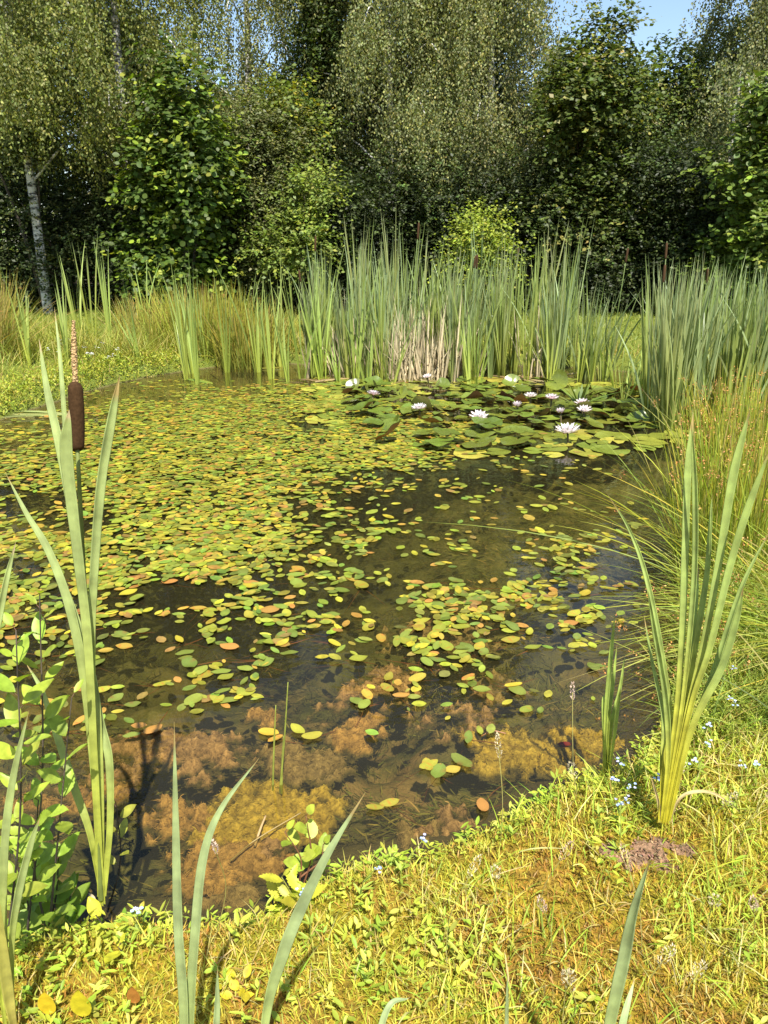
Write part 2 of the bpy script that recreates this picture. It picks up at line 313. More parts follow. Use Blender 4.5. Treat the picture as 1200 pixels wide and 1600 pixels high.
def algae(px, py, rx, ry, c, label, dep=.026, seed=0, thr=.35):
    c0 = atz(px, py, -dep); dn = c0[1]; sx_ = 1.12*rx*np.hypot(c0[1], CZ)/F; p1 = atz(px, py-ry, -dep); p2 = atz(px, py+ry, -dep); sy_ = (p1[1]-p2[1])/2*1.15
    st = .006; gx = np.arange(-sx_*1.25, sx_*1.25, st); gy = np.arange(-sy_*1.25, sy_*1.25, st); A, B = np.meshgrid(gx, gy)
    wxp = c0[0]+A; wyp = c0[1]+B
    r = (A/sx_)**2+(B/sy_)**2
    f = fbm(wxp*9, wyp*9, 5, 100+seed); f2 = fbm(wxp*34, wyp*34, 4, 300+seed)
    f0 = fbm(wxp*5.5, wyp*8, 3, 900+seed)
    msk = f*.62+f2*.62+(f0-.47)*.95-.26*r-.06
    h = smooth((msk-thr)/.28)
    z = -dep-.035+.028*h+(f2-.47)*.05*h+(f0-.5)*.03 + (fbm(wxp*110, wyp*110, 2, 9+seed)-.4)*.012
    z = np.minimum(z, -.003); keep = msk > thr
    V = np.stack([wxp, wyp, z], -1).reshape(-1, 3); my, mx = A.shape
    q = np.arange(my-1)[:, None]*mx+np.arange(mx-1)[None]; kf = keep[:-1, :-1] | keep[1:, 1:]
    q = q[kf]; Fc = np.stack([q, q+1, q+mx+1, q+mx], -1)
    used = np.unique(Fc); mp = np.full(len(V), -1); mp[used] = np.arange(len(used)); 
    cc = np.asarray(c)*(.35+1.45*f2.reshape(-1, 1)[used]); tnt = fbm(wxp*5, wyp*5, 3, 700+seed).reshape(-1, 1)[used]
    cc = cc*(1-.0*tnt)+np.array([.10, .05, -.01])*(tnt-.47)*1.2
    hh = smooth(h.reshape(-1, 1)[used]*2.4); cc = np.array([.13, .105, .035])*(.6+.8*f2.reshape(-1, 1)[used])*(1-hh)+cc*hh
    mb = MB(); mb.add(V[used], mp[Fc], np.clip(cc, .02, .9))
    # frayed threads all over the mat
    e = R.choice(len(used), min(len(used), 4500)); Pp = V[used][e]; nn = len(Pp); C = np.clip(cc[e]*R.uniform(.7, 1.25, (nn, 1)), .02, .9)
    Dd = rvec(nn)*np.array([1, 1, .25]); Pt = Pp+Dd*.0; 
    mb.add(*blades(Pt, Dd, rvec(nn)*.4*np.array([1, 1, .2]), R.uniform(.006, .024, nn), .0022, rvec(nn), C, C, 2))
    mb.V[-1][:, 2] = np.minimum(mb.V[-1][:, 2], -.002)
    me = mb.mesh('algae_mat', M_algae, c0)
    return ob('algae_mat', me, loc=c0, label=label, cat='algae', group='algae mats in the shallows')
PK = (.50, .31, .17); OR = (.55, .33, .13); YL = (.60, .43, .09); BR = (.38, .27, .13)
for i, a in enumerate([
    (300, 1160, 120, 42, PK, 'pinkish brown algae mat beside the shadow of the cattail'),
    (290, 1262, 70, 40, OR, 'rusty algae mat behind the tall pair of foreground blades'),
    (400, 1262, 110, 56, YL, 'bright yellow orange algae mat around the two rush stems'),
    (345, 1335, 82, 42, OR, 'orange fuzzy algae mat below the yellow one'),
    (440, 1325, 42, 36, PK, 'small pinkish algae mat beside the sapling'),
    (352, 1392, 40, 26, BR, 'brown trailing algae clump nearest the bank'),
    (640, 1090, 110, 48, PK, 'broad pinkish brown algae mat in mid water'),
    (545, 1128, 50, 36, OR, 'round rusty algae mat left of the broad one'),
    (770, 1062, 60, 40, BR, 'brown algae patch among floating leaves'),
    (480, 1172, 60, 34, BR, 'faint brown algae patch behind the rush stems'),
    (800, 1160, 100, 42, YL, 'yellow algae mat streaked by reed shadows'),
    (905, 1165, 52, 36, YL, 'yellow algae mat beside the small cattail'),
    (712, 1280, 56, 26, PK, 'small pinkish algae mat by the grassy bank'),
    (640, 1290, 50, 36, BR, 'dim brown algae patch near the bank edge'),
    (160, 1190, 70, 40, PK, 'pinkish algae mat behind the cattail stems'),
    (90, 1250, 70, 40, OR, 'rusty algae mat behind the willow shoots'),
    (700, 985, 80, 34, BR, 'brown algae drift under floating leaves'),
    (415, 1105, 30, 18, OR, 'little rusty algae tuft alone in dark water')]):
    algae(*a, seed=i*7)

# ------------------------------------------------------------------ floating pondweed leaves
rowsY = [590, 620, 650, 690, 730, 770, 810, 850, 890, 930, 970, 1010, 1050, 1090, 1130, 1180, 1250, 1320, 1360]
cov = np.array([[0, 0, 0, 0, .05, .1, 0, 0, 0, 0, 0], [0, .05, .2, .5, .65, .65, .5, .1, 0, 0, 0], [.05, .35, .65, .85, .85, .75, .9, .5, 0, 0, 0],
 [.45, .75, .85, .9, .95, .75, .9, .85, .1, 0, 0], [.75, .85, .9, .95, .95, .85, .65, .35, .15, .08, 0], [.55, .65, .85, .95, .9, .35, .05, .1, .08, .08, .05],
 [.4, .3, .65, .9, .85, .4, .07, .08, .1, .08, .05], [.7, .55, .75, .9, .75, .35, .13, .06, .17, .17, .1], [.45, .4, .5, .6, .38, .15, .16, .2, .25, .25, .2],
 [.45, .35, .42, .3, .18, .18, .04, .34, .38, .32, .1], [.4, .25, .22, .08, .22, .18, .04, .34, .36, .34, 0], [.4, .28, .25, .08, .10, .12, .04, .14, .08, .18, 0],
 [.4, .32, .25, .08, .16, .08, .10, .13, .08, .04, .08], [.25, .32, .28, .08, .12, .05, .07, .13, .2, .2, 0], [.2, .28, .17, .06, .08, .04, .04, .04, .04, 0, 0],
 [.08, .08, .02, .01, 0, .06, .06, .05, 0, 0, 0], [0, 0, 0, 0, 0, .04, .04, .04, 0, 0, 0], [0, 0, 0, .02, 0, .09, .05, .05, 0, 0, 0], [0]*11])
def coverage(px, py):
    fy = np.interp(py, rowsY, np.arange(len(rowsY))); fx = np.clip(px/100, 0, 9.999); iy = np.minimum(fy.astype(int), len(rowsY)-2); ix = fx.astype(int); ty = fy-iy; tx = fx-ix
    c = (cov[iy, ix]*(1-tx)+cov[iy, ix+1]*tx)*(1-ty)+(cov[iy+1, ix]*(1-tx)+cov[iy+1, ix+1]*tx)*ty
    c = np.where((py < 590) | (py > 1360) | (px > 1010), 0, c)
    c = c*(1-.9*np.exp(-(((px-490)/45)**2+((py-662)/16)**2)))        # the open gap in the carpet
    return c
nc = 56000; fx_ = R.uniform(-5, 2.2, nc); fy_ = R.uniform(1.5, 8.9, nc)
px, py, dp = proj(np.c_[fx_, fy_, np.zeros(nc)])
cl = np.clip(fbm(fx_*3.2, fy_*3.2, 3, 5)*2.8-.8, .05, 1.7)                          # leaves sit in drifts
c = coverage(px, py); c = np.where(c > .6, c, c*cl*1.25)*np.where(fy_ < 2.75, 1.9, 1.2)*np.where(fy_ < 3.0, 1.0, np.where(fy_ < 4.2, .95, .85))
k = (R.uniform(0, 1, nc) < c) & (sdist(fx_, fy_) < -.06)
fx_, fy_ = fx_[k], fy_[k]; q = R.uniform(0, 1, len(fx_)) < np.where(fy_ < 4, .75, .15); a = R.uniform(0, 2*PI, q.sum()); r_ = R.uniform(.03, .075, q.sum())
fx_ = np.r_[fx_, fx_[q]+np.cos(a)*r_]; fy_ = np.r_[fy_, fy_[q]+np.sin(a)*r_]; k = sdist(fx_, fy_) < -.05; fx_, fy_ = fx_[k], fy_[k]
px, py, dp = proj(np.c_[fx_, fy_, 0*fx_]); nf = len(fx_)
fl = np.clip(R.normal(.057, .014, nf), .027, .09)*(1-.10*smooth((3.4-fy_)/1.2)); fw = fl*R.uniform(.42, .70, nf); fa = R.uniform(0, 2*PI, nf)
size = fl/dp; inside = (px > -20) & (px < 1220); order = np.argsort(-(size*inside)); near = order[:290]; rest = order[290:]
GREENS = [(.235, .25, .028), (.19, .225, .033), (.29, .265, .03), (.15, .185, .03)]; BROWNS = [(.37, .23, .035), (.34, .25, .035), (.36, .19, .04), (.25, .16, .04)]
tilt = R.normal(0, .05, (nf, 2)); kind = R.choice(3, nf, p=[.78, .06, .16])
def fcol(idx):
    m = len(idx); C = pick(GREENS, [4, 3, 3, 2], m, .2, .09); b = pick(BROWNS, [3, 3, 2, 2], m, .15); y = jit((.40, .32, .03), m, .12)
    kk = kind[idx][:, None]; return np.where(kk == 0, C, np.where(kk == 1, y, b))
mb = MB(); T = np.stack([np.cos(fa), np.sin(fa), tilt[:, 0]], -1); Nn = np.stack([tilt[:, 1]*1.2, tilt[:, 0]*0-.02, np.ones(nf)], -1)
Pz = np.c_[fx_-np.cos(fa)*fl/2, fy_-np.sin(fa)*fl/2, .004+R.uniform(0, .012, nf)-tilt[:, 0]*fl*.5]
mb.add(*leaves(Pz[rest], T[rest], Nn[rest], fl[rest], fw[rest], fcol(rest), oval(5, .55, .05, .015)))
ob('floating_leaves', mb.mesh('floating_leaves', M_float), kind='stuff', label='carpet of small yellow green pondweed leaves covering the middle of the pond', cat='floating leaves')
def leaf_mesh(c, rows=9, seed=0, tm=None):
    r = np.random.default_rng(seed); tv, tf = oval(rows, .55, .07, .012+.02*r.random()); tv = tv.copy()
    tv[:, 2] += .03*np.sin(tv[:, 0]*PI*2+r.uniform(0, 6))*r.uniform(0, 1)+.02*np.sin(tv[:, 1]*8+r.uniform(0, 6)); tv[:, 0] -= .5
    t2 = tv.copy(); t2[:, 2] -= .012; nv = len(tv)
    mb = MB(); C = np.tile(np.asarray(c), (nv, 1)); C[1::3] *= 1.12
    if seed % 3 == 0: C[r.integers(0, nv, 4)] *= np.array([1.2, .65, .8])
    mb.add(tv, tf, C); mb.add(t2, tf[:, ::-1], np.asarray(c)*np.array([.9, .6, .8])); return mb.mesh('pondweed_leaf', M_float)
FM = {0: [leaf_mesh(g, seed=i) for i, g in enumerate(GREENS*2)], 1: [leaf_mesh((.40, .32, .03), seed=20), leaf_mesh((.50, .36, .035), seed=22)], 2: [leaf_mesh(b, seed=30+i) for i, b in enumerate(BROWNS)]}
LB = {0: 'oval green pondweed leaf floating flat on open water', 1: 'yellow oval pondweed leaf floating flat on open water', 2: 'orange brown dying pondweed leaf floating on open water'}
for j in near:
    kd = int(kind[j]); o = ob('pondweed_leaf', FM[kd][R.integers(len(FM[kd]))], loc=(fx_[j], fy_[j], .006+R.uniform(0, .008)), label=LB[kd], cat='leaf', group='pondweed leaves floating nearest the bank')
    o.rotation_euler = (tilt[j, 0]*.8, tilt[j, 1]*.8, fa[j]); o.scale = (fl[j], fw[j], fl[j])
# reddish pondweed stalks trailing below the leaves
mb = MB(); n = 500; sel = near[R.integers(0, len(near), n)]; Pp = np.c_[fx_[sel], fy_[sel], np.full(n, -.004)]; an = R.uniform(0, 2*PI, n)
C = jit((.25, .09, .04), n); mb.add(*blades(Pp, np.stack([np.cos(an), np.sin(an), -.15+0*an], -1), rvec(n)*.3*np.array([1, 1, .2]), R.uniform(.05, .2, n), .003, np.tile([0., 0, 1], (n, 1))+rvec(n)*.4, C, C, 4))
ob('pondweed_stalks', mb.mesh('pondweed_stalks', M_weed), kind='stuff', label='thin reddish pondweed stalks trailing just under the surface', cat='pondweed stalks')

# ------------------------------------------------------------------ water lilies
def pad_mesh(seed, style):
    r = np.random.default_rng(seed); na, nr = 30, 5; g = r.uniform(.16, .34); th = np.linspace(g, 2*PI-g, na); V = []; C = []
    base = {'flat': (.19, .22, .03), 'yellow': (.33, .31, .045), 'gloss': (.115, .15, .02), 'raised': (.12, .155, .02)}[style]
    ph = r.uniform(0, 6, 3); lift = {'flat': .03, 'yellow': .015, 'gloss': .15, 'raised': .28}[style]
    for i in range(nr+1):
        q = i/nr
        for j, t in enumerate(th):
            e = 1+.03*math.sin(5*t+ph[0])+.02*math.sin(9*t+ph[1]); rr = q*e
            z = lift*q**3*(.45+.55*math.sin(2*t+ph[2]))+.05*lift/.2*q*q*math.sin(5*t+ph[1])+ .03*q*math.sin(3*t+ph[0])
            if style == 'raised': z += .55*max(0, math.cos(t-ph[2]))**2*q*q
            edge = 1+.15*(q-.5); V.append([rr*math.cos(t), rr*math.sin(t), z]); C.append(np.array(base)*edge*(1.12 if j % 3 == 0 else 1))
    V = np.array(V); C = np.array(C); Fc = np.array([[i*na+j, (i+1)*na+j, (i+1)*na+j+1, i*na+j+1] for i in range(nr) for j in range(na-1)])
    V2 = V.copy(); V2[:, 2] -= .02
    mb = MB(); mb.add(V, Fc, C, 0); mb.add(V2, Fc[:, ::-1], np.array((.24, .11, .05)) if r.random() < .45 else np.array((.24, .22, .06)), 1)
    return mb.mesh('lily_pad', [M_pad, M_under])
PADS = {s_: [pad_mesh(40*i+s0, s_) for i in range(5)] for s0, s_ in enumerate(['flat', 'yellow', 'gloss', 'raised'])}
PL = {'flat': 'mid green lily pad lying flat at the rim of the lily patch', 'yellow': 'yellowed lily pad lying flat at the rim of the lily patch', 'gloss': 'dark glossy lily pad with wavy rim crowded inside the lily patch', 'raised': 'dark lily pad tilted up to show its bronze underside'}
lc = np.array([1.0, 7.05]); pads = []
def in_patch(x, y):
    px, py, _ = proj(np.array([x, y, 0.])); u = (px-760)/285; 
    lo = 712-max(0, (620-px))*.42 if px < 700 else 712-max(0, px-960)*.10
    hi = 592+max(0, (px-900))*.15
    if not (485 < px < 1085 and hi < py < lo): return None
    return min((py-hi)/(lo-hi), (lo-py)/(lo-hi))*2, (px-485)/600, (py-hi)/(lo-hi)
tries = 0
while len(pads) < 280 and tries < 16000:
    tries += 1; x = R.uniform(-1.2, 3.0); y = R.uniform(5.4, 9.0); q = in_patch(x, y)
    if q is None: continue
    rim = (q[2] > .93-.25*(q[1] > .6)) or q[1] < .10 or q[1] > .86 or (q[2] < .10)
    r_ = R.uniform(.085, .135) if not rim else R.uniform(.08, .15)
    if any((x-a)**2+(y-b)**2 < (.50*(r_+c))**2 for a, b, c, _ in pads): continue
    st = ('yellow' if R.random() < .45 else 'flat') if rim else R.choice(['gloss', 'raised', 'flat', 'yellow'], p=[.54, .18, .21, .07])
    pads.append((x, y, r_, st))
for i, (x, y, r_, st) in enumerate(pads):
    zz = .006+R.uniform(0, .006) if st in ('flat', 'yellow') else R.uniform(.02, .10)
    o = ob('lily_pad', PADS[st][R.integers(5)], loc=(x, y, zz), label=PL[st], cat='lily pad', group='lily pads of the water lily patch')
    t = {'flat': .02, 'yellow': .015, 'gloss': .11, 'raised': .22}[st]
    o.rotation_euler = (R.normal(.0, t), R.normal(0, t), R.uniform(0, 2*PI)); o.scale = (r_, r_, r_*1.0)
def petals(n, r, L, W, el, c0, c1, ph=0):
    a = np.arange(n)*2*PI/n+ph; D = np.stack([np.cos(a)*math.cos(el), np.sin(a)*math.cos(el), np.full(n, math.sin(el))], -1)
    up = np.stack([-np.cos(a)*math.sin(el), -np.sin(a)*math.sin(el), np.full(n, math.cos(el))], -1)
    tv, tf = oval(6, .8, 0, .10, -.12, .8); V, Fc, C = leaves(D*r*np.array([1, 1, .3]), D, up, L, W, np.tile(np.asarray(c0, float), (n, 1)), (tv, tf))
    u = np.tile(tv[:, 0], n)[:, None]; return V, Fc, np.asarray(c0)*(1-u)+np.asarray(c1)*u
flowers = [(583, 618, 'pale pink water lily flower alone on the pads under the reeds on the patch corner', .9), (655, 640, 'white water lily flower near the carpet of small leaves', .95),
 (748, 654, 'wide open white water lily flower with spread narrow petals', 1.1), (668, 590, 'small pale water lily flower against the dry reed stems', .7), (808, 637, 'upright half closed pink water lily flower', .8),
 (829, 621, 'white water lily flower furthest back beside the spiky rosette', .85), (862, 624, 'pink water lily flower just in front of the spiky rosette', .9), (909, 632, 'pink water lily bloom, upper one of a touching pair', .9),
 (913, 643, 'white water lily bloom, lower one of a touching pair', .9), (876, 647, 'small cupped pinkish water lily flower among dark pads', .75), (887, 677, 'largest white water lily flower at the front rim of the patch', 1.3)]
for i, (fx, fy, lb, s_) in enumerate(flowers):
    p = atz(fx, fy, .085); e = ob('water_lily_flower', None, loc=p, label=lb, cat='water lily', group='open flowers of the water lily patch'); s_ *= .077
    op = .0 if 'upright' not in lb and 'cupped' not in lb else .5
    pk = (.86, .58, .64) if 'pink' in lb else (.90, .80, .80); wh = (.84, .79, .79)
    mb = MB(); mb.add(*petals(8, .12*s_, s_*1.0, s_*.36, .30+op, pk, wh, .1)); mb.add(*petals(8, .1*s_, s_*.93, s_*.33, .62+op*.8, pk, wh, .5)); mb.add(*petals(7, .07*s_, s_*.8, s_*.28, .95+op*.5, pk, wh, .2)); ob('petals', mb.mesh('petals', M_petal), e)
    mb = MB(); mb.add(*petals(5, .1*s_, s_*.92, s_*.34, .12+op, (.16, .20, .05), (.35, .25, .15), .3)); ob('sepals', mb.mesh('sepals', M_broad), e)
    mb = MB(); mb.add(*petals(14, .02*s_, s_*.36, s_*.07, 1.1, (.75, .45, .04), (.8, .55, .06))); ob('stamens', mb.mesh('stamens', M_petal), e)
    mb = MB(); add_tube(mb, [[0, 0, -.16], [0, 0, 0]], .008, 6, (.15, .12, .05)); ob('stalk', mb.mesh('stalk', M_broad), e)
    e.rotation_euler = (R.uniform(-.1, .25), R.uniform(-.15, .15), R.uniform(0, 6))
# spiky rosette among the pads
p = atz(905, 640, .0); n = 26; a = R.uniform(0, 2*PI, n); el = R.uniform(.5, 1.25, n); D = np.stack([np.cos(a)*np.cos(el), np.sin(a)*np.cos(el), np.sin(el)], -1)
mb = MB(); mb.add(*blades(np.zeros((n, 3))+D*.02, D, np.stack([D[:, 0]*.25, D[:, 1]*.25, -.25+0*a], -1), R.uniform(.28, .42, n), .03, np.cross(D, [0, 0, 1.]), jit((.12, .16, .03), n), jit((.16, .19, .04), n), 6))
ob('water_soldier', mb.mesh('water_soldier', M_reed), loc=p, label='spiky dark green rosette plant rising among the lily pads', cat='water plant')

# ------------------------------------------------------------------ cattails in the far reed beds
def cattail_leaves(seed, H, nl, fan, c0, c1, w=.022, lean=0.0):
    r = np.random.default_rng(seed); n = nl; az = r.uniform(0, PI); sd = np.where(np.arange(n) % 2, 1, -1)
    k = np.linspace(.15, 1, n); ang = sd*fan*k*r.uniform(.7, 1.3, n); a2 = r.normal(0, fan*.35, n)
    D = np.stack([np.sin(ang)*math.cos(az)-np.sin(a2)*math.sin(az)+lean, np.sin(ang)*math.sin(az)+np.sin(a2)*math.cos(az), np.cos(ang)], -1); D = nrm(D)
    P = np.stack([sd*.012*k*math.cos(az), sd*.012*k*math.sin(az), np.full(n, -.12)], -1)
    kk_ = np.where(r.uniform(0, 1, n) < .25, r.uniform(1.0, 2.6, n), r.uniform(0, .6, n)); G = np.stack([D[:, 0]*kk_, D[:, 1]*kk_, -r.uniform(.0, .10, n)*(1+kk_)], -1)
    L = H*r.uniform(.72, 1.0, n)+.12; L[r.integers(n)] = H+.12
    B = np.stack([-math.sin(az)+r.normal(0, .5, n), math.cos(az)+r.normal(0, .5, n), np.zeros(n)], -1)
    C0 = np.asarray(c0)*r.uniform(.85, 1.15, (n, 1)); C1 = np.asarray(c1)*r.uniform(.55, 1.25, (n, 1))
    return blades(P, D, G, L, r.uniform(.75, 1.15, n)*w, B, C0, C1, 9, r.normal(0, 1.2, n), cpow=.6)
GB = (.40, .42, .06); GT = (.29, .36, .18)
CT = [MB().add(*cattail_leaves(i, 1.62, 7+i % 4, .085, GB if i % 3 else (.26, .30, .06), (GT, (.25, .33, .10), (.33, .37, .17))[i % 3], .0235)).mesh('cattail', M_reed) for i in range(9)]
CY = [MB().add(*cattail_leaves(60+i, 1.25, 8, .10, (.46, .50, .05), (.30, .39, .12), .022)).mesh('cattail', M_reed) for i in range(5)]
CD = [MB().add(*cattail_leaves(90+i, 1.05, 6, .12, (.52, .40, .24), (.62, .52, .33), .017)).mesh('dead_cattail', M_matte) for i in range(5)]
def spike_meshes():
    mb = MB(); add_tube(mb, [[0, 0, -.1], [.005, 0, .8], [0, .01, 1.62]], [.006, .005, .004], 5, (.18, .24, .07)); st = mb.mesh('stem', M_reed)
    mb = MB(); z = np.array([0, .01, .03, .12, .15, .16]); add_tube(mb, np.c_[0*z, 0*z+.01, 1.45+z], [.004, .010, .0125, .0125, .010, .004], 8, (.075, .042, .022)); return st, mb.mesh('flower_spike', M_head)
SST, SSP = spike_meshes()
def put(kind, x, y, sc_=1.0, lab='', grp='', name='cattail', spike=False, tiltx=0.0, cat='cattail'):
    z0 = max(gz(x, y), -.12); o = ob(name, kind, loc=(x, y, z0), label=lab, cat=cat, group=grp); o.rotation_euler = (R.normal(0, .055), R.normal(tiltx, .055), R.uniform(0, 2*PI)); o.scale = (1, 1, sc_)
    if spike:
        ob('stem', SST, o); ob('flower_spike', SSP, o)
    return o
# main bed: behind the lily patch
cnt = 0
while cnt < 132:
    px_ = R.uniform(478, 952); yb = 8.75+R.uniform(0, 1)**1.15*1.55; p0 = aty(px_, 560, yb); x = p0[0]
    if px_ > 905 and yb > 9.2: continue
    h = R.uniform(.78, 1.10)*(1.0 if px_ > 545 else .92)*(1.06 if px_ < 700 else 1.03)
    put(CT[R.integers(9)], x, yb, h*(1+.03*(yb-9)), 'green cattail shoot packed in the wide reed bed behind the lilies', 'cattails of the wide reed bed behind the lilies', spike=R.random() < .06, tiltx=R.normal(0, .02)); cnt += 1
for i in range(84):
    px_ = R.choice([R.normal(655, 32), R.normal(600, 60), R.uniform(500, 900)], p=[.55, .25, .2]); yb = R.uniform(8.75, 9.3); x = aty(px_, 560, yb)[0]
    put(CD[R.integers(5)], x, yb, R.uniform(.6, 1.15), 'dry straw coloured cattail stalks among the green reeds', 'dry cattail stalks in the reed bed', 'dead_cattail')
# right bed
cnt = 0
while cnt < 104:
    x = R.uniform(2.35, 4.4); y = R.uniform(6.35, 8.6); px_, py_, _ = proj(np.array([x, y, 0]))
    if px_ < 1010+max(0, 640-py_)*.15 or px_ > 1290 or py_ > 675: continue
    put(CT[R.integers(9)], x, y, R.uniform(.86, 1.05), 'blue green cattail shoot in the reed bed above the brown rushes', 'cattails of the reed bed beside the rushes', spike=R.random() < .06, tiltx=.03); cnt += 1
for px_, py_, s_ in [(1040, 672, .88), (1048, 668, .92), (1033, 664, .85), (1052, 675, .8), (985, 618, .5), (975, 625, .45), (965, 610, .6), (995, 612, .55)]:
    p = atz(px_, py_); put(CT[R.integers(9)] if s_ > .7 else CY[R.integers(5)], p[0], p[1], s_, 'cattail shoot standing in water at the lily patch edge', 'cattails standing at the lily patch edge')
# single shoots along the far bank
LS = [(50, 590, 1.0), (150, 570, 1.35), (108, 590, 1.0), (128, 560, 1.1), (176, 568, 1.25), (220, 582, .78), (232, 540, 1.0), (292, 590, 1.25), (308, 596, 1.30), (300, 580, 1.2), (322, 570, .9), (258, 528, .95), (355, 578, 1.1),
      (404, 578, 1.15), (424, 588, 1.15), (450, 592, 1.1), (472, 590, 1.15), (440, 570, 1.2), (490, 585, 1.2), (505, 590, 1.2), (462, 560, 1.1), (388, 560, 1.0), (530, 592, .6), (575, 596, .75), (735, 602, .85), (745, 600, .9), (610, 597, .7), (860, 596, .8), (925, 592, 1.0), (905, 590, .9), (945, 590, .9)]
for i, (px_, py_, h) in enumerate(LS):
    p = atz(px_, py_, .03); left = px_ < 380
    put(CY[i % 5], p[0], p[1], h*1.0, 'bright green cattail clump spaced out along the far grassy bank' if left else 'lime green cattail shoot rooted in front of the tall reeds', 'single cattails along the far bank' if left else 'young cattails in front of the tall reeds')
# bent and floating reed blades
def flat_blades(name, px, py, n, L, lab, c=(.30, .34, .06), spread=.5, az=0):
    p = atz(px, py, .012); a = az+R.normal(0, spread, n); D = np.stack([np.cos(a), np.sin(a), R.uniform(.0, .12, n)], -1)
    mb = MB(); mb.add(*blades(rvec(n)*.06*np.array([1, 1, 0]), D, np.c_[rvec(n)[:, :2]*.1, -D[:, 2]], R.uniform(.6, 1, n)*L, .016, np.tile([0., 0, 1], (n, 1))+rvec(n)*.8, jit(c, n), jit(c, n), 7))
    return ob(name, mb.mesh(name, M_reed), loc=p, label=lab, cat='reed blades')
flat_blades('fallen_reed', 330, 598, 7, .5, 'fallen green reed blades lying on the water below the far cattails', az=2.6)
flat_blades('fallen_reed', 100, 648, 9, .75, 'bent pale reed blades drooping onto the water behind the cattail head', (.36, .38, .12), .25, PI)
flat_blades('fallen_reed', 400, 575, 4, .5, 'cut reed blade slanting from the far bank into the water', az=.3)
for px_, py_ in [(560, 590), (640, 592), (700, 590), (800, 590), (880, 588), (500, 596)]:
    flat_blades('fallen_reed', px_, py_, 12, .55, 'tangle of bent dry blades at the foot of the reeds', (.45, .36, .16), 1.5, R.uniform(0, 3))['group'] = 'bent dry blades at the reed bed foot'

# ------------------------------------------------------------------ rush clumps
def rush(name, base, n, H, spread, lab, cg=(.27, .34, .05), cy=(.43, .43, .06), lean=(0, 0), heads=.35, rad=.18, droop=.35, ylw=.35, w=.0035, tipb=.6):
    b = np.array([base[0], base[1], max(gz(base[0], base[1]), -.02)]); r = rad*np.sqrt(R.uniform(0, 1, n)); a = R.uniform(0, 2*PI, n)
    P = np.stack([r*np.cos(a), r*np.sin(a)*.8, np.zeros(n)-.02], -1); sp_ = np.abs(R.normal(0, spread, n)); a2 = a+R.normal(0, .6, n)
    D = nrm(np.stack([np.sin(sp_)*np.cos(a2)+lean[0]*R.uniform(.3, 1.2, n), np.sin(sp_)*np.sin(a2)+lean[1]*R.uniform(.3, 1.2, n), np.cos(sp_)], -1))
    hz = np.hypot(D[:, 0], D[:, 1])[:, None]; G = np.c_[D[:, :2]*.45, -droop*hz[:, 0]*R.uniform(.5, 1.3, n)-.02]
    L = H*R.uniform(.55, 1.05, n); yel = R.uniform(0, 1, n) < ylw
    C0 = np.where(yel[:, None], jit(cy, n), jit(cg, n)); C1 = C0*np.array([1.05, .95, .8]); bt = R.uniform(0, 1, n) < .15; C1[bt] = jit((.38, .28, .10), int(bt.sum()))
    e = ob(name, None, loc=b, label=lab, cat='rush clump'); mb = MB()
    mb.add(*blades(P, D, G, L, w*R.uniform(.7, 1.3, n), rvec(n)+np.array([.6, 0, 0]), C0, C1, 7, 0, lambda t: np.minimum(1, (1-t)*3)**.7))
    ob('stems', mb.mesh('stems', M_grass), e)
    hs = np.where(R.uniform(0, 1, n) < heads)[0]; t = R.uniform(.78, .92, len(hs))[:, None]; c = P[hs]+L[hs][:, None]*(D[hs]*t+G[hs]*t*t)
    for c1_ in (c if len(c) < 45 else ()):
        q = c1_+R.normal(0, .011, (16, 3)); mb = MB(); mb.add(*leaves(q, rvec(16), rvec(16), R.uniform(.006, .014, 16), .006, pick([(.42, .20, .06), (.32, .15, .05)], [3, 2], 16))); ob('seed_head', mb.mesh('seed_head', M_matte), e)
    if len(c) < 45: return e
    m = 16; Pp = np.repeat(c, m, 0)+R.normal(0, .011, (len(c)*m, 3)); mb = MB(); nn = len(Pp)
    mb.add(*leaves(Pp, rvec(nn), rvec(nn), R.uniform(.006, .014, nn), .006, pick([(.42, .20, .06), (.32, .15, .05), (.52, .32, .12)], [3, 2, 2], nn)))
    ob('seed_heads', mb.mesh('seed_heads', M_matte), e); return e
rush('rush_clump', (1.72, 3.3), 800, .80, .20, 'tall yellow green rush clump with rusty seed heads behind the cattail fan', rad=.36, lean=(.03, 0), heads=.18, ylw=.35, w=.0045)
rush('rush_clump', (2.2, 4.3), 900, .80, .18, 'rush clump full of rusty seed heads below the reed bed', rad=.42, heads=.25, ylw=.4, w=.005)
rush('rush_clump', (1.62, 2.45), 430, .74, .30, 'sprawling rush clump arching low over the water with brown seed heads', rad=.26, lean=(-.75, -.02), heads=.22, droop=1.0, ylw=.2, w=.0036)
rush('rush_clump', (1.46, 2.95), 30, 1.0, .26, 'sparse long rush stems reaching out across the pond water', rad=.2, lean=(-.75, .25), heads=.16, droop=.5, ylw=.6, w=.0036)
rush('rush_clump', (1.30, 1.78), 240, .62, .20, 'dark green upright rush tuft on the grassy bank', (.09, .15, .03), (.2, .2, .04), rad=.09, heads=.08, ylw=.15, w=.0036)
rush('rush_clump', (-4.75, 9.1), 900, 1.1, .30, 'browning rush clump on the left bank edge', (.30, .32, .07), (.42, .34, .12), rad=.4, heads=.06, w=.007)
rush('rush_clump', (-2.35, 10.3), 700, .95, .17, 'golden rush clump behind the single cattails', (.34, .37, .06), (.36, .39, .07), rad=.5, heads=.02, ylw=.28, w=.008)
rush('rush_clump', (-1.75, 10.0), 700, .95, .17, 'ochre rush clump beside the start of the reed bed', (.32, .33, .06), (.38, .38, .07), rad=.4, heads=.03, ylw=.28, w=.008)
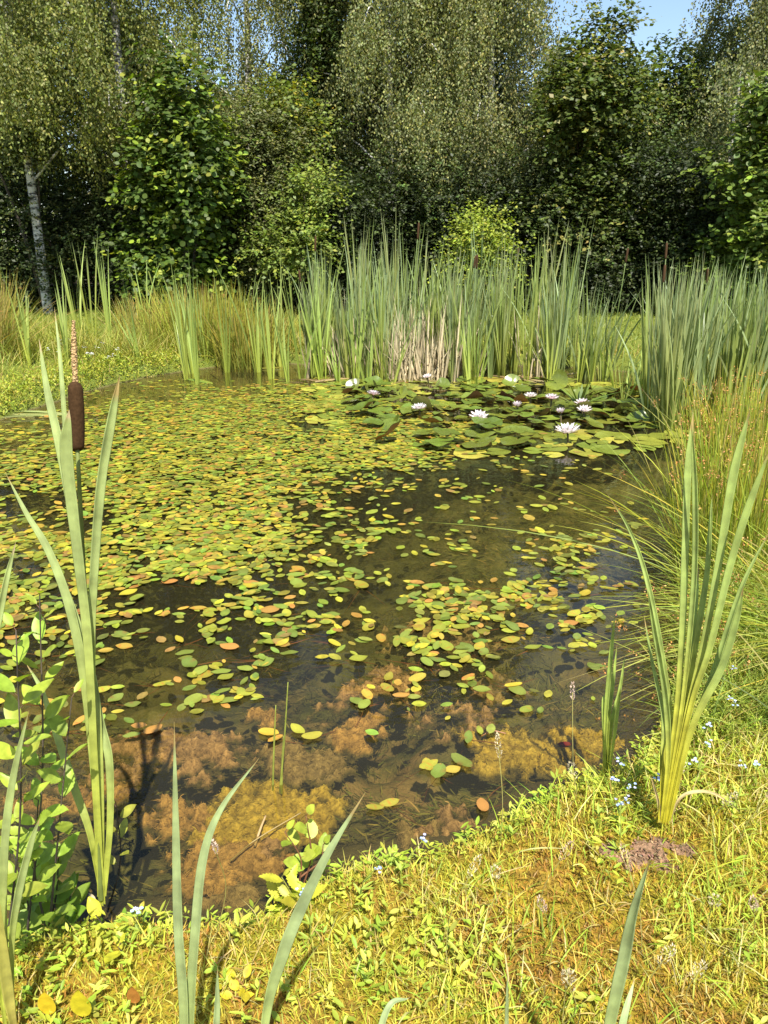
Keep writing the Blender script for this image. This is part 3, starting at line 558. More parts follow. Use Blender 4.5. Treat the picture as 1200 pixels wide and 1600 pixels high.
rush('rush_clump', (-3.1, 10.6), 600, .8, .22, 'pale green rush clump in the long grass of the far bank', (.34, .37, .08), (.42, .36, .10), rad=.5, heads=.02, ylw=.3, w=.008)

# ------------------------------------------------------------------ grass, moss and ground cover
def scatter(n, xr, yr, smin=.0, smax=9, dens=None):
    x = R.uniform(*xr, n); y = R.uniform(*yr, n); s = sdist(x, y); k = (s > smin) & (s < smax)
    if dens is not None: k &= R.uniform(0, 1, n) < dens(x, y)
    x, y = x[k], y[k]; return np.c_[x, y, height(x, y)]
def grass(P, L, W, cols, wts, bend=.5, S=4, up=1.0, c1=1.0):
    n = len(P); a = R.uniform(0, 2*PI, n); el = np.abs(R.normal(.35, .28, n)); h = np.stack([np.cos(a), np.sin(a), 0*a], -1)
    D = nrm(h*np.sin(el)[:, None]+np.array([0, 0, up])*np.cos(el)[:, None]); G = h*R.uniform(0, bend, n)[:, None]-np.array([0, 0, 1])*R.uniform(.0, bend*.7, n)[:, None]
    B = np.stack([-np.sin(a), np.cos(a), 0*a], -1)+rvec(n)*.4; C = pick(cols, wts, n); return blades(P, D, G, R.uniform(*L, n), R.uniform(*W, n), B, C, np.clip(C*c1, 0, .9), S, R.normal(0, .6, n))
GC = [(.46, .49, .055), (.54, .50, .09), (.31, .41, .045), (.58, .50, .20), (.36, .28, .07)]
nearR = ((-1.6, 2.3), (.55, 3.4))
soil_c = atz(1022, 1335, .1)[:2]
def bare(x, y): return np.where(((x-soil_c[0])/.15)**2+((y-soil_c[1]-.01)/.045)**2 < 1, .06, 1)
P = scatter(260000, *nearR, .0, 1.9, lambda x, y: bare(x, y)*(.35+.65*(y < 2.2)))
tn = fbm(P[:, 0]*4, P[:, 1]*4, 4, 77); og = tn+R.normal(0, .03, len(P)) > .565; Po, P = P[og], P[~og]
mb = MB(); mb.add(*grass(Po, (.008, .024), (.0018, .0034), [(.48, .27, .045), (.42, .22, .05), (.52, .40, .06), (.30, .20, .04)], [3, 2, 2, 1.5], .6, 2))
mb.add(*grass(P, (.010, .032), (.0018, .0034), [(.50, .44, .05), (.48, .31, .06), (.54, .52, .08), (.38, .40, .04)], [3, 2.2, 2.5, 2], .6, 2))
ob('moss', mb.mesh('moss', M_grass), kind='stuff', label='low yellow and rusty moss covering the near bank', cat='moss')
den = lambda x, y: bare(x, y)*np.clip(fbm(x*6, y*6, 3, 44)*3.4-1.2, .04, 1)
P = scatter(95000, *nearR, -.01, 1.9, den); st_ = fbm(P[:, 0]*3, P[:, 1]*3, 3, 31)+R.normal(0, .05, len(P)) > .5; Ps, P = P[st_], P[~st_]
mb = MB(); mb.add(*grass(Ps, (.02, .07), (.0015, .0034), [(.56, .46, .17), (.52, .46, .08), (.48, .36, .11), (.36, .38, .05)], [3, 4, 2, 2], .8, 4)); mb.add(*grass(P, (.025, .075), (.0016, .0036), GC, [4, 3, 3, 2, .8], .7, 4, c1=1.06))
P = scatter(20000, (-.2, 2.3), (.6, 2.0), .05, 1.9, lambda x, y: bare(x, y)*np.clip(fbm(x*4, y*4, 3, 91)*2.4-.6, .0, 1)*smooth((x+.1)/.8))
mb.add(*grass(P, (.05, .12), (.0018, .0038), GC, [4, 3, 5, 2.0, .5], .8, 5, c1=1.06))
P = scatter(16000, (.9, 2.6), (1.9, 4.2), .0, 1.0); mb.add(*grass(P, (.10, .28), (.002, .004), [(.30, .36, .05), (.40, .40, .09), (.20, .28, .04)], [3, 2, 3], 1.1, 5))
ob('grass', mb.mesh('grass', M_grass), kind='stuff', label='sunlit yellow green grass on the near bank', cat='grass')
# small broad leaved herbs in the turf
P = scatter(9000, (-1.5, 2.2), (.6, 2.6), -.01, 1.6, lambda x, y: bare(x, y)*np.clip(fbm(x*5, y*5, 3, 61)*2.8-.9+.5*(sdist(x, y) < .14), 0, 1)); n = len(P); m = 5
Pp = np.repeat(P, m, 0)+R.normal(0, .006, (n*m, 3)); Pp[:, 2] += R.uniform(.004, .05, n*m); a = R.uniform(0, 2*PI, n*m); el = R.uniform(-.1, .8, n*m)
T = np.stack([np.cos(a)*np.cos(el), np.sin(a)*np.cos(el), np.sin(el)], -1); big = np.repeat(R.uniform(.55, 1.25, n), m)
mb = MB(); mb.add(*leaves(Pp, T, np.array([0, 0, 1.])+rvec(n*m)*.35, R.uniform(.012, .03, n*m)*big, R.uniform(.005, .010, n*m)*big, np.repeat(pick([(.40, .45, .05), (.29, .38, .04), (.48, .46, .08)], [3, 3.5, 1.2], n), m, 0)*R.uniform(.85, 1.15, (n*m, 1)), oval(4, .7, 0, .05, .12)))
ob('low_herbs', mb.mesh('low_herbs', M_broad), kind='stuff', label='small leafy herbs creeping through the turf of the near bank', cat='herbs')
# far bank growth and lawn
P = scatter(42000, (-6.8, 5), (6.4, 12), -.02, .8); mb = MB(); mb.add(*grass(P, (.06, .22), (.004, .008), [(.36, .40, .05), (.42, .38, .07), (.22, .30, .04), (.40, .28, .10)], [4, 3, 3, 1.5], .8, 4))
P = scatter(42000, (-6.2, .4), (8.0, 11.8), .15, 2.4, lambda x, y: np.clip(fbm(x*1.6, y*1.6, 3, 12)*3-1.0, 0, 1)); mb.add(*grass(P, (.25, .55), (.004, .008), [(.34, .37, .06), (.42, .36, .09), (.26, .31, .05)], [3, 3, 2], .5, 5))
P = scatter(70000, (-11, 10), (9, 16.4), .5, 12); mb.add(*grass(P, (.03, .09), (.006, .012), [(.22, .27, .045), (.28, .30, .05), (.16, .22, .03)], [3, 2.5, 3], .8, 2))
ob('lawn_grass', mb.mesh('lawn_grass', M_grass), kind='stuff', label='long bank grass and mown lawn beyond the pond', cat='grass')
P = scatter(9000, (-6.6, -2.2), (6.6, 9.8), -.0, .42); n = len(P); m = 4; Pp = np.repeat(P, m, 0)+R.normal(0, .015, (n*m, 3)); Pp[:, 2] += R.uniform(0, .14, n*m)
mb = MB(); mb.add(*leaves(Pp, rvec(n*m)+np.array([0, 0, .3]), np.array([0, -.2, 1.])+rvec(n*m)*.5, R.uniform(.02, .045, n*m), .016, pick([(.36, .38, .04), (.26, .32, .035), (.42, .36, .05)], [3, 3, 1], n*m)))
ob('bank_herbs', mb.mesh('bank_herbs', M_broad), kind='stuff', label='bright yellow green creeping herbs along the left bank', cat='herbs')
# soil heap
gx, gy = np.meshgrid(np.linspace(-.17, .17, 90), np.linspace(-.075, .075, 44)); wx, wy = soil_c[0]+gx, soil_c[1]+gy; r2 = (gx/.16)**2+(gy/.062)**2; f = fbm(wx*30, wy*30, 5, 13)
hz = height(wx, wy)-.014+.022*smooth(1.15-r2*1.0-(fbm(wx*22, wy*22, 3, 2)-.4)*2.2)*(.3+1.4*f); my, mx = gx.shape; q = np.arange(my-1)[:, None]*mx+np.arange(mx-1)[None]
hz = hz+smooth(1.1-r2)*(fbm(wx*70, wy*70, 3, 8)-.45)*.02
mb = MB().add(np.stack([wx, wy, hz], -1), np.stack([q, q+1, q+mx+1, q+mx], -1).reshape(-1, 4), (.40, .25, .15)); n = 1500; e_ = R.integers(0, mx*my, n); k = (r2.ravel()[e_] < 1.25); e_ = e_[k]; n = len(e_)
Pc = np.stack([wx.ravel()[e_], wy.ravel()[e_], hz.ravel()[e_]+.002], -1); mb.add(*leaves(Pc, rvec(n)*np.array([1, 1, .4]), rvec(n)+np.array([0, 0, .6]), R.uniform(.004, .014, n), R.uniform(.003, .007, n), jit((.40, .26, .16), n, .3)))
ob('soil_patch', mb.mesh('soil_patch', M_soil), kind='stuff', label='patch of bare reddish crumbly soil below the cattail fan', cat='soil')

# ------------------------------------------------------------------ near cattails, blade by blade
def near_blade(pts, wpx, Y0, dY, parent, org, c0=(.44, .47, .07), c1=(.36, .43, .16), wpeak=.45, tipc=None, th=.0025, name='leaf', face=0.0):
    m = len(pts); P3 = np.array([aty(px, py, Y0+dY*(i/(m-1))**1.3) for i, (px, py) in enumerate(pts)]); S = spline(P3, 64)
    t = np.linspace(0, 1, len(S)); dep = proj(S)[2].mean(); W = .80*wpx*dep/F
    w = W*np.where(t < wpeak, .62+.38*smooth(t/wpeak), np.maximum(.03, (1-((t-wpeak)/(1-wpeak))**2.2)))
    tan = nrm(np.gradient(S, axis=0)); view = nrm(S-np.array([0, 0, CZ])); B = nrm(np.cross(tan, view)); Nn = np.cross(B, tan)
    an = face+.45*np.sin(t*3+Y0*20+wpx)
    B2 = B*np.cos(an)[:, None]+Nn*np.sin(an)[:, None]; N2 = np.cross(B2, tan)
    us = np.linspace(-.5, .5, 15); rib = np.where(np.arange(15) % 2, 1.0, 0.0); prof = th*(1-(2*us)**2)*.8-.10*W*(np.abs(us)*2)**1.5*np.sign(.5)+rib*.00025
    edge = 1+(fbm(t*14+wpx, t*0+Y0*9, 3, 4)-.47)*.10
    top = S[:, None]+B2[:, None]*(us[None, :]*w[:, None]*edge[:, None])[..., None]+N2[:, None]*(prof[None]*np.minimum(1, w/W+.05)[:, None])[..., None]
    bot = top[:, ::-1][:, 1:-1]-N2[:, None]*(th*.7*np.minimum(1, w/W)[:, None, None])
    V = np.concatenate([top, bot], 1); k = V.shape[1]; n = len(S)
    Fc = [[i*k+j, i*k+(j+1) % k, (i+1)*k+(j+1) % k, (i+1)*k+j] for i in range(n-1) for j in range(k)]
    C = np.asarray(c0)[None]*(1-smooth(t/.55))[:, None]+np.asarray(c1)[None]*smooth(t/.55)[:, None]
    C = C*(.88+.26*fbm(t*9+wpx*3, t*0+Y0*31, 3, 6))[:, None]
    C = np.repeat(C[:, None], k, 1); st = np.r_[np.where(np.arange(15) % 2, 1.09, .90), np.ones(13)]; C = C*st[None, :, None]*(1+R.normal(0, .02, (n, k, 1)))
    br = np.array(tipc if tipc is not None else (.42, .30, .12)); q = smooth((t-(.955-.05*R.random()))/.03)[:, None, None]*.9; C = C*(1-q)+br*q
    for _ in range(R.integers(0, 4)):                                  # insect scars
        i_ = R.integers(10, 56); j_ = R.integers(1, 13); C[i_:i_+R.integers(1, 3), j_:j_+R.integers(1, 3)] = (.34, .22, .10)
    mb = MB(); mb.add(V.reshape(-1, 3), Fc, C.reshape(-1, 3)); return ob(name, mb.mesh(name, M_blade, org), parent)
def near_cattail(base, lab, leaves_, Y0=None, **kw):
    b = np.asarray(base, float); e = ob('cattail', None, loc=b, label=lab, cat='cattail')
    for L_ in leaves_:
        pts, w = L_[0], L_[1]; ex = L_[2] if len(L_) > 2 else {}
        near_blade(pts, w, Y0 or b[1], ex.pop('dY', R.uniform(-.06, .10)), e, b, **{**kw, **ex})
    return e
TIP = (.55, .42, .25)
b = atz(158, 1424, .06)
ca = near_cattail(b, 'tall cattail with one brown seed head standing over the near bank', [
    ([(158, 1415), (153, 1280), (136, 1090), (112, 960), (78, 865), (40, 800), (8, 738)], 18, dict(wpeak=.35)),
    ([(159, 1412), (148, 1200), (138, 1010), (124, 880), (112, 780), (104, 700), (108, 640)], 23, dict(wpeak=.80, tipc=TIP, dY=-.03)),
    ([(156, 1400), (150, 1180), (135, 960), (118, 830), (92, 690), (74, 610), (61, 530)], 17, dict(wpeak=.62, tipc=TIP, dY=.12)),
    ([(161, 1412), (148, 1200), (143, 1010), (147, 890), (157, 760), (172, 665), (187, 586)], 19, dict(wpeak=.78, dY=.04)),
    ([(160, 1400), (158, 1230), (150, 1090), (128, 1000), (106, 930), (86, 872)], 15, dict(wpeak=.6, tipc=TIP)),
    ([(162, 1400), (172, 1290), (171, 1190), (158, 1130), (146, 1060), (143, 990)], 17, dict(wpeak=.45)),
    ([(156, 1385), (140, 1300), (118, 1235), (90, 1150), (66, 1080), (40, 1035)], 16, dict(wpeak=.4)),
    ([(155, 1350), (140, 1100), (120, 850), (104, 690), (94, 560), (85, 480)], 9, dict(wpeak=.6, dY=.2)),
    ([(150, 1425), (146, 1405), (138, 1395)], 8, dict(c0=(.5, .36, .2), c1=(.55, .45, .3)))])
def px_tube(name, pts, rpx, Y0, dY, parent, org, c, m, n=8, steps=14):
    k = len(pts); P3 = np.array([aty(px, py, Y0+dY*i/(k-1)) for i, (px, py) in enumerate(pts)]); S = spline(P3, steps); dep = proj(S)[2].mean(); r = np.interp(np.linspace(0, 1, steps), np.linspace(0, 1, len(rpx)), rpx)*dep/F
    mb = MB(); add_tube(mb, S, r, n, c); return ob(name, mb.mesh(name, m, org), parent)
px_tube('stem', [(158, 1405), (150, 1240), (138, 1040), (129, 860), (121, 700)], [5, 4.5, 4, 3.5, 3], b[1], .03, ca, b, (.20, .24, .06), M_blade)
px_tube('seed_head', [(122, 704), (121, 696), (120, 650), (118, 610), (118, 598)], [5, 10, 11.5, 11.5, 11, 7], b[1]+.03, .01, ca, b, (.055, .03, .014), M_head, 16, 20)
sp_ = px_tube('pollen_spike', [(118, 599), (116, 550), (115, 501)], [3.6, 4.2, 3.6, 2], b[1]+.04, .01, ca, b, (.50, .34, .17), M_head, 14, 150)
me = sp_.data; cs = np.empty(len(me.vertices)*3, np.float32); me.vertices.foreach_get('co', cs); cs = cs.reshape(-1, 3); cs += R.normal(0, .0008, cs.shape)+(fbm(cs[:, 2:3]*420, cs[:, 0:1]*300, 3)-.47)*np.array([.002, .002, 0]); me.vertices.foreach_set('co', cs.ravel().astype(np.float32))
bb = np.array([-.78, 1.03, gz(-.78, 1.03)])
near_cattail(bb, 'cattail at the frame edge rising beside the leafy willow shoots', [
    ([(18, 1620), (6, 1450), (8, 1320), (22, 1210), (45, 1110)], 17, dict(wpeak=.5)), ([(20, 1620), (18, 1480), (28, 1400), (48, 1320), (63, 1276)], 15, dict(wpeak=.5)),
    ([(10, 1620), (-25, 1300), (-20, 1080), (5, 930), (25, 845)], 14, dict(wpeak=.6, tipc=TIP)), ([(24, 1620), (14, 1560), (4, 1480), (-6, 1380)], 22, dict(c0=(.5, .42, .10), c1=(.45, .42, .1)))])
def fgc(x, y, lab, lv): bq = np.array([x, y, gz(x, y)-.02]); return near_cattail(bq, lab, lv, c0=(.36, .43, .13), c1=(.37, .45, .21))
fgc(-.23, .86, 'pair of grey green cattail blades crossing the algae in the foreground', [
    ([(283, 1790), (288, 1600), (279, 1450), (275, 1300), (272, 1128)], 21, dict(wpeak=.3)), ([(296, 1790), (297, 1600), (306, 1450), (318, 1340), (345, 1265), (405, 1184)], 21, dict(wpeak=.3)), ([(315, 1790), (336, 1620), (340, 1510)], 17, dict(wpeak=.3))])
fgc(-.14, .86, 'single slanting cattail blade in front of the sapling', [([(395, 1790), (415, 1590), (442, 1490), (472, 1415), (512, 1335), (571, 1238)], 25, dict(wpeak=.4))])
fgc(.25, .86, 'broad cattail blade slanting up over the turf in front of the soil patch', [([(915, 1790), (950, 1610), (974, 1500), (990, 1425), (1018, 1336)], 25, dict(wpeak=.35)), ([(935, 1790), (970, 1610), (992, 1528)], 17, dict(wpeak=.3))])
fgc(.14, .88, 'short cattail tip poking up from the lower edge of the turf', [([(790, 1790), (791, 1620), (793, 1520)], 10, dict(wpeak=.3))])
fgc(-.0, .82, 'short leaning cattail tip low over the turf', [([(560, 1790), (600, 1590), (641, 1558)], 14, dict(wpeak=.3))])
b = atz(1033, 1292, .11)
near_cattail(b, 'large fan of bright green cattail blades on the grassy bank', [
    ([(1030, 1285), (1036, 1200), (1047, 1125), (1030, 1000), (1008, 895), (982, 825), (948, 770)], 11, dict(wpeak=.4, dY=.1)),
    ([(1033, 1285), (1055, 1130), (1065, 1000), (1070, 860), (1074, 740), (1083, 645)], 15, dict(wpeak=.75)), ([(1036, 1285), (1062, 1130), (1077, 1000), (1086, 880), (1086, 760), (1080, 660)], 12, dict(wpeak=.7)),
    ([(1038, 1285), (1068, 1120), (1088, 1000), (1104, 900), (1110, 820), (1113, 772)], 11, {}), ([(1040, 1285), (1072, 1120), (1100, 1000), (1124, 870), (1146, 740), (1172, 640)], 16, dict(wpeak=.75)),
    ([(1041, 1285), (1078, 1110), (1108, 1015), (1140, 885), (1166, 800), (1202, 705)], 15, dict(wpeak=.75)), ([(1042, 1285), (1075, 1160), (1112, 1060), (1158, 920), (1205, 825)], 12, {}),
    ([(1044, 1282), (1080, 1140), (1126, 1045), (1150, 970), (1162, 915)], 16, {}), ([(1033, 1280), (1034, 1190), (1036, 1120), (1018, 1030), (1006, 960)], 9, {}),
    ([(1034, 1285), (1044, 1180), (1040, 1090), (1022, 980), (1012, 920)], 12, {}), ([(1037, 1288), (1050, 1180), (1070, 1080), (1085, 960), (1092, 880)], 14, {}),
    ([(1046, 1285), (1062, 1248), (1088, 1237), (1120, 1242), (1160, 1272)], 7, dict(c0=(.5, .40, .16), c1=(.55, .42, .2), name='dry_leaf')),
    ([(1031, 1285), (1028, 1250), (1016, 1210)], 6, dict(c0=(.45, .36, .14), c1=(.5, .38, .18), name='dry_leaf'))], c0=(.58, .52, .04), c1=(.36, .45, .13))
b = atz(945, 1232, .03)
near_cattail(b, 'small cattail with a few short blades at the water edge', [
    ([(944, 1230), (946, 1130), (953, 1040), (961, 956)], 9, dict(wpeak=.6)), ([(945, 1230), (950, 1130), (957, 1070), (964, 1008)], 9, {}), ([(947, 1230), (956, 1130), (968, 1080), (977, 1020)], 8, {}),
    ([(943, 1230), (945, 1160), (943, 1100), (944, 1085)], 9, {}), ([(948, 1230), (960, 1150), (966, 1100), (970, 1075)], 8, {})], c0=(.48, .50, .06), c1=(.36, .45, .10))
b = atz(430, 1240, -.03); e = ob('rush_shoot', None, loc=b, label='two thin rush stems rising from the yellow algae', cat='rush')
for pts in ([(426, 1245), (428, 1170), (431, 1102)], [(436, 1250), (444, 1160), (450, 1066)], [(440, 1240), (441, 1190), (443, 1150)]): px_tube('stem', pts, [1.8, 1.6, .8], b[1], .02, e, b, (.30, .33, .06), M_blade, 6)

# ------------------------------------------------------------------ leafy plants on the near bank
def leafy(name, lab, cat, base, stems, c=(.36, .44, .05), L=(.04, .07), ratio=.45, per=9, tm=None, stemc=(.16, .08, .04), tipup=.4, srad=.0028, start=.12, v=.13):
    b = np.asarray(base, float); e = ob(name, None, loc=b, label=lab, cat=cat); tm = tm or oval(8, .8, 0, .06, .12, .9)
    for pts in stems:
        S = spline(pts, 16); mb = MB(); add_tube(mb, S, np.linspace(srad, srad*.4, 16), 6, stemc); st = ob('stem', mb.mesh('stem', M_bark if stemc[1] < .1 else M_blade, b), e)
        t = np.linspace(start, 1, per); P = np.stack([np.interp(t*15, np.arange(16), S[:, i]) for i in range(3)], -1); a = np.arange(per)*2.4+R.uniform(0, 6); el = tipup*R.uniform(.2, 1.5, per)+t*.5
        T = np.stack([np.cos(a)*np.cos(el), np.sin(a)*np.cos(el), np.sin(el)], -1); ln = R.uniform(*L, per)*(1-.45*(t > .9))
        Nn = np.array([0, 0, 1.])+rvec(per)*.3+np.array([0.05, -.3, 0])
        C = jit(c, per, v, .06)
        for i in range(per):
            mb = MB(); pt = T[i]*.010; tv = tm[0]
            mb.add(*leaves((P[i]+pt)[None], T[i:i+1], Nn[i:i+1], ln[i:i+1], ln[i:i+1]*ratio*R.uniform(.85, 1.15), C[i:i+1], tm)); add_tube(mb, [P[i], P[i]+T[i]*.012], .0009, 4, stemc)
            ob('leaf', mb.mesh('leaf', M_leaf, b), e)
    return e
def up(px, py, Y, px2, py2, dY=0.0, mid=0.02):
    a = aty(px, py, Y); c = aty(px2, py2, Y+dY); m = (a+c)/2+np.array([mid, 0, 0]); return [a, m, c]
g0 = gz(-.72, 1.28)
leafy('willow_shoot', 'tall leafy willow shoot with grey buds, beside the brown cattail', 'willow shoot', aty(40, 1480, 1.26), [up(40, 1480, 1.26, 62, 930, .05)], per=28, L=(.045, .07), c=(.33, .42, .05))
leafy('willow_shoot', 'willow shoot with broad toothed leaves hugging the cattail stem', 'willow shoot', aty(75, 1470, 1.28), [up(75, 1470, 1.28, 112, 1090, .0, .0), up(78, 1470, 1.28, 60, 1250, -.04, -.02)], per=12, L=(.05, .075), c=(.30, .39, .05), tm=oval(14, .8, 0, .06, .12, .9, .25))
leafy('willow_shoot', 'willow shoot with large pale leaves at the frame edge', 'willow shoot', aty(8, 1500, 1.2), [up(8, 1500, 1.2, 25, 985, .02)], per=26, L=(.048, .075), c=(.35, .43, .05))
leafy('willow_shoot', 'low willow shoot with dark broad leaves spread over the water', 'willow shoot', aty(60, 1500, 1.32), [up(50, 1500, 1.32, 92, 1330, .06), up(40, 1500, 1.32, 20, 1330, .02), up(60, 1500, 1.32, 110, 1400, .05)], per=13, L=(.055, .085), c=(.24, .34, .04), ratio=.5)
leafy('willow_sprig', 'single small willow sprig right of the cattail stem', 'willow sprig', aty(168, 1425, 1.42), [up(168, 1425, 1.42, 182, 1262, .02)], per=6, L=(.035, .055), start=.45, c=(.42, .45, .06))
leafy('willow_seedling', 'small yellow leaved seedling at the foot of the brown cattail', 'seedling', atz(170, 1490, .09), [up(165, 1500, 1.28, 150, 1430, .0), up(175, 1505, 1.28, 215, 1430, .05), up(172, 1510, 1.24, 185, 1480, -.05)], per=6, L=(.035, .06), c=(.52, .48, .04), ratio=.5)
leafy('poplar_sapling', 'light green sapling with rounded toothed leaves at the water edge', 'sapling', atz(468, 1400, .06), [up(468, 1400, 1.46, 478, 1275, .02), up(470, 1370, 1.46, 505, 1320, .04), up(468, 1380, 1.46, 445, 1300, .0)], per=5, L=(.035, .05), c=(.36, .46, .05), ratio=.75, start=.35, stemc=(.22, .10, .05), tm=oval(12, .7, .05, .05, .15, .75, .15))
leafy('serrated_herb', 'herb with jagged lime leaves between the slanting blade and the water', 'herb', atz(448, 1435, .08), [up(448, 1440, 1.36, 440, 1370, .04), up(452, 1440, 1.36, 470, 1395, .0), up(445, 1440, 1.36, 425, 1400, .05)], per=7, L=(.045, .065), c=(.48, .50, .045), ratio=.42, start=.2, stemc=(.25, .25, .05), tm=oval(16, .8, 0, .05, .2, .85, .6))
def dock(px, py, lab, c, n=1, L=.06):
    p = atz(px, py, 0.10); p[2] = gz(p[0], p[1]); e = ob('dock_leaf', None, loc=p, label=lab, cat='dock leaf')
    for i in range(n):
        a = -PI/2+.6*(i-(n-1)/2)*2+PI; T = nrm(np.array([math.cos(a)*.35, math.sin(a)*-.15, 1.0])); st = np.array([[0, 0, 0], [0.004*(i-.5), 0, .02], T*.035])
        mb = MB(); add_tube(mb, st, .0014, 5, (.5, .34, .06)); ob('stalk', mb.mesh('stalk', M_blade), e)
        mb = MB(); mb.add(*leaves((T*.035)[None], T[None], np.array([[0, -1., .35]]), np.array([L]), np.array([L*.56]), jit(c, 1, .03), oval(14, .7, .03, .05, .1, .8, .08))); ob('blade', mb.mesh('blade', M_leaf), e)
dock(82, 1590, 'yellow dock leaf standing upright in the lower corner of the turf', (.72, .47, .03)); dock(136, 1598, 'bright yellow dock leaf, larger of the upright pair in the corner', (.72, .52, .03), 1, .07); dock(215, 1580, 'brown blotched dock leaf in the turf', (.45, .20, .04), 1, .045)
leafy('dock_seedling', 'small rosette of yellowing rounded leaves in the turf', 'seedling', atz(362, 1560, .1), [up(362, 1565, 1.1, 372, 1530, .02), up(362, 1565, 1.1, 350, 1545, .02)], per=5, L=(.025, .035), c=(.58, .48, .03), ratio=.6, stemc=(.3, .15, .04))
# forget-me-nots
def forget(seed, wh=False):
    r = np.random.default_rng(seed); mb = MB(); h = r.uniform(.09, .16); S = spline([[0, 0, -.01], [r.normal(0, .01), r.normal(0, .01), h*.5], [r.normal(0, .02), r.normal(0, .02), h]], 8); add_tube(mb, S, .0011, 5, (.28, .34, .06))
    n = 7; a = r.uniform(0, 6.3, n); el = r.uniform(.2, .8, n); T = np.stack([np.cos(a)*np.cos(el), np.sin(a)*np.cos(el), np.sin(el)], -1); ix = r.integers(1, 6, n); mb.add(*leaves(S[ix], T, np.tile([0., 0, 1], (n, 1)), r.uniform(.02, .035, n), .007, np.tile(np.array((.30, .38, .05)), (n, 1)), oval(4, .7, 0, .05, .1)))
    me = mb.mesh('stem', M_broad); mb = MB()
    for k in range(5):
        c = S[-1]+r.normal(0, .006, 3); n = 5; a = np.arange(5)*2*PI/5; T = np.stack([np.cos(a), np.sin(a)*.8, .35+0*a], -1); Nn = np.tile([0., -.5, 1.], (5, 1))
        mb.add(*leaves(np.tile(c, (5, 1)), T, Nn, np.full(5, .0047), np.full(5, .0042), np.tile(np.array((.85, .85, .85)) if wh else np.array((.45, .58, .88)) if k % 3 else np.array((.62, .62, .9)), (5, 1)), oval(3, .6, 0, 0, 0)))
    return me, mb.mesh('flowers', M_petal)
FGM = [forget(i) for i in range(4)]; FGW = [forget(i, True) for i in range(4)]
for i, (px_, py_, y_) in enumerate([(957, 1262, 0), (965, 1280, 0), (1010, 1268, 0), (1078, 1215, 0), (1092, 1218, 0), (1130, 1130, 0), (1156, 1130, 0), (1185, 1240, 0), (1150, 1262, 0), (985, 1235, 0), (935, 1285, 0), (1100, 1165, 0), (965, 1320, 0), (1140, 1080, 0), (630, 1370, 0), (232, 1445, 0), (482, 1460, 0), (570, 1395, 0)]):
    p = atz(px_, py_, .12); p[2] = gz(p[0], p[1]); near_ = px_ > 900
    o = ob('forget_me_not', FGM[i % 4][0], loc=p, label='pale blue forget-me-not flowering in the grass around the cattail fan' if near_ else 'tiny pale blue forget-me-not on the edge of the near shore', cat='flower', group='forget-me-nots by the cattail fan' if near_ else 'forget-me-nots along the near shore'); ob('flowers', FGM[i % 4][1], o); o.rotation_euler = (0, 0, R.uniform(0, 6))
for i in range(16):
    p = atz(R.uniform(85, 190), R.uniform(555, 572), .2); p[2] = gz(p[0], p[1])+.03; o = ob('white_flower', FGM[i % 4][0], loc=p, label='white flowered herb among the creeping growth on the left bank', cat='flower', group='white flowers on the left bank'); fl_ = ob('flowers', FGW[i % 4][1], o); o.scale = (2.4, 2.4, 1.5); o.rotation_euler = (0, 0, R.uniform(0, 6))
# grass flower heads
def seedhead(seed, h, hl, wd, c):
    r = np.random.default_rng(seed); S = spline([[0, 0, -.02], [r.normal(0, .012), r.normal(0, .012), h*.5], [r.normal(0, .03), r.normal(0, .02), h]], 12); mb = MB(); add_tube(mb, S, .0009, 5, (.42, .38, .12)); st = mb.mesh('stem', M_grass)
    n = 90; t = r.uniform(0, 1, n); base = S[-1]+(nrm(S[-1]-S[-3])*(t[:, None]-.5)*hl); rad = wd*np.sin(PI*np.clip(t*.9+.08, 0, 1)); a = r.uniform(0, 6.3, n); P = base+np.stack([np.cos(a)*rad, np.sin(a)*rad, 0*a], -1)
    mb = MB(); mb.add(*leaves(P, np.stack([np.cos(a)*.5, np.sin(a)*.5, .8+0*a], -1), nrm(r.normal(size=(n, 3))), r.uniform(.004, .008, n), .0022, np.clip(np.asarray(c)*r.uniform(.7, 1.3, (n, 1)), 0, .9))); return st, mb.mesh('seed_head', M_matte)
SH = [seedhead(1, .26, .06, .006, (.60, .52, .34)), seedhead(2, .2, .055, .007, (.46, .33, .24)), seedhead(3, .16, .05, .010, (.56, .48, .30)), seedhead(4, .30, .05, .004, (.60, .45, .36))]
for i, (px_, py_, k, lb) in enumerate([(783, 1300, 0, 'tall pale grass flower spike standing against the water by the bank'), (900, 1240, 3, 'slender pinkish grass spike leaning over the yellow algae'), (868, 1262, 2, 'short pale grass spike at the bank point'), (845, 1410, 1, None), (1060, 1250, 2, None), (1150, 1330, 1, None), (1128, 1310, 2, None), (750, 1440, 2, None), (860, 1500, 1, None), (880, 1600, 2, None), (1005, 1480, 1, None), (1100, 1500, 2, None), (860, 1585, 2, None), (1110, 1600, 2, None), (700, 1500, 0, None), (1040, 1600, 2, None), (330, 1470, 3, None), (1160, 1500, 1, None)]):
    p = atz(px_, py_, .12); p[2] = gz(p[0], p[1]); o = ob('flowering_grass', SH[k][0], loc=p, label=lb or 'fluffy pale grass flower head rising from the turf', cat='grass stalk', group='grass flower heads in the turf' if not lb else None); ob('seed_head', SH[k][1], o); o.rotation_euler = (R.normal(0, .1), R.normal(0, .1), R.uniform(0, 6))
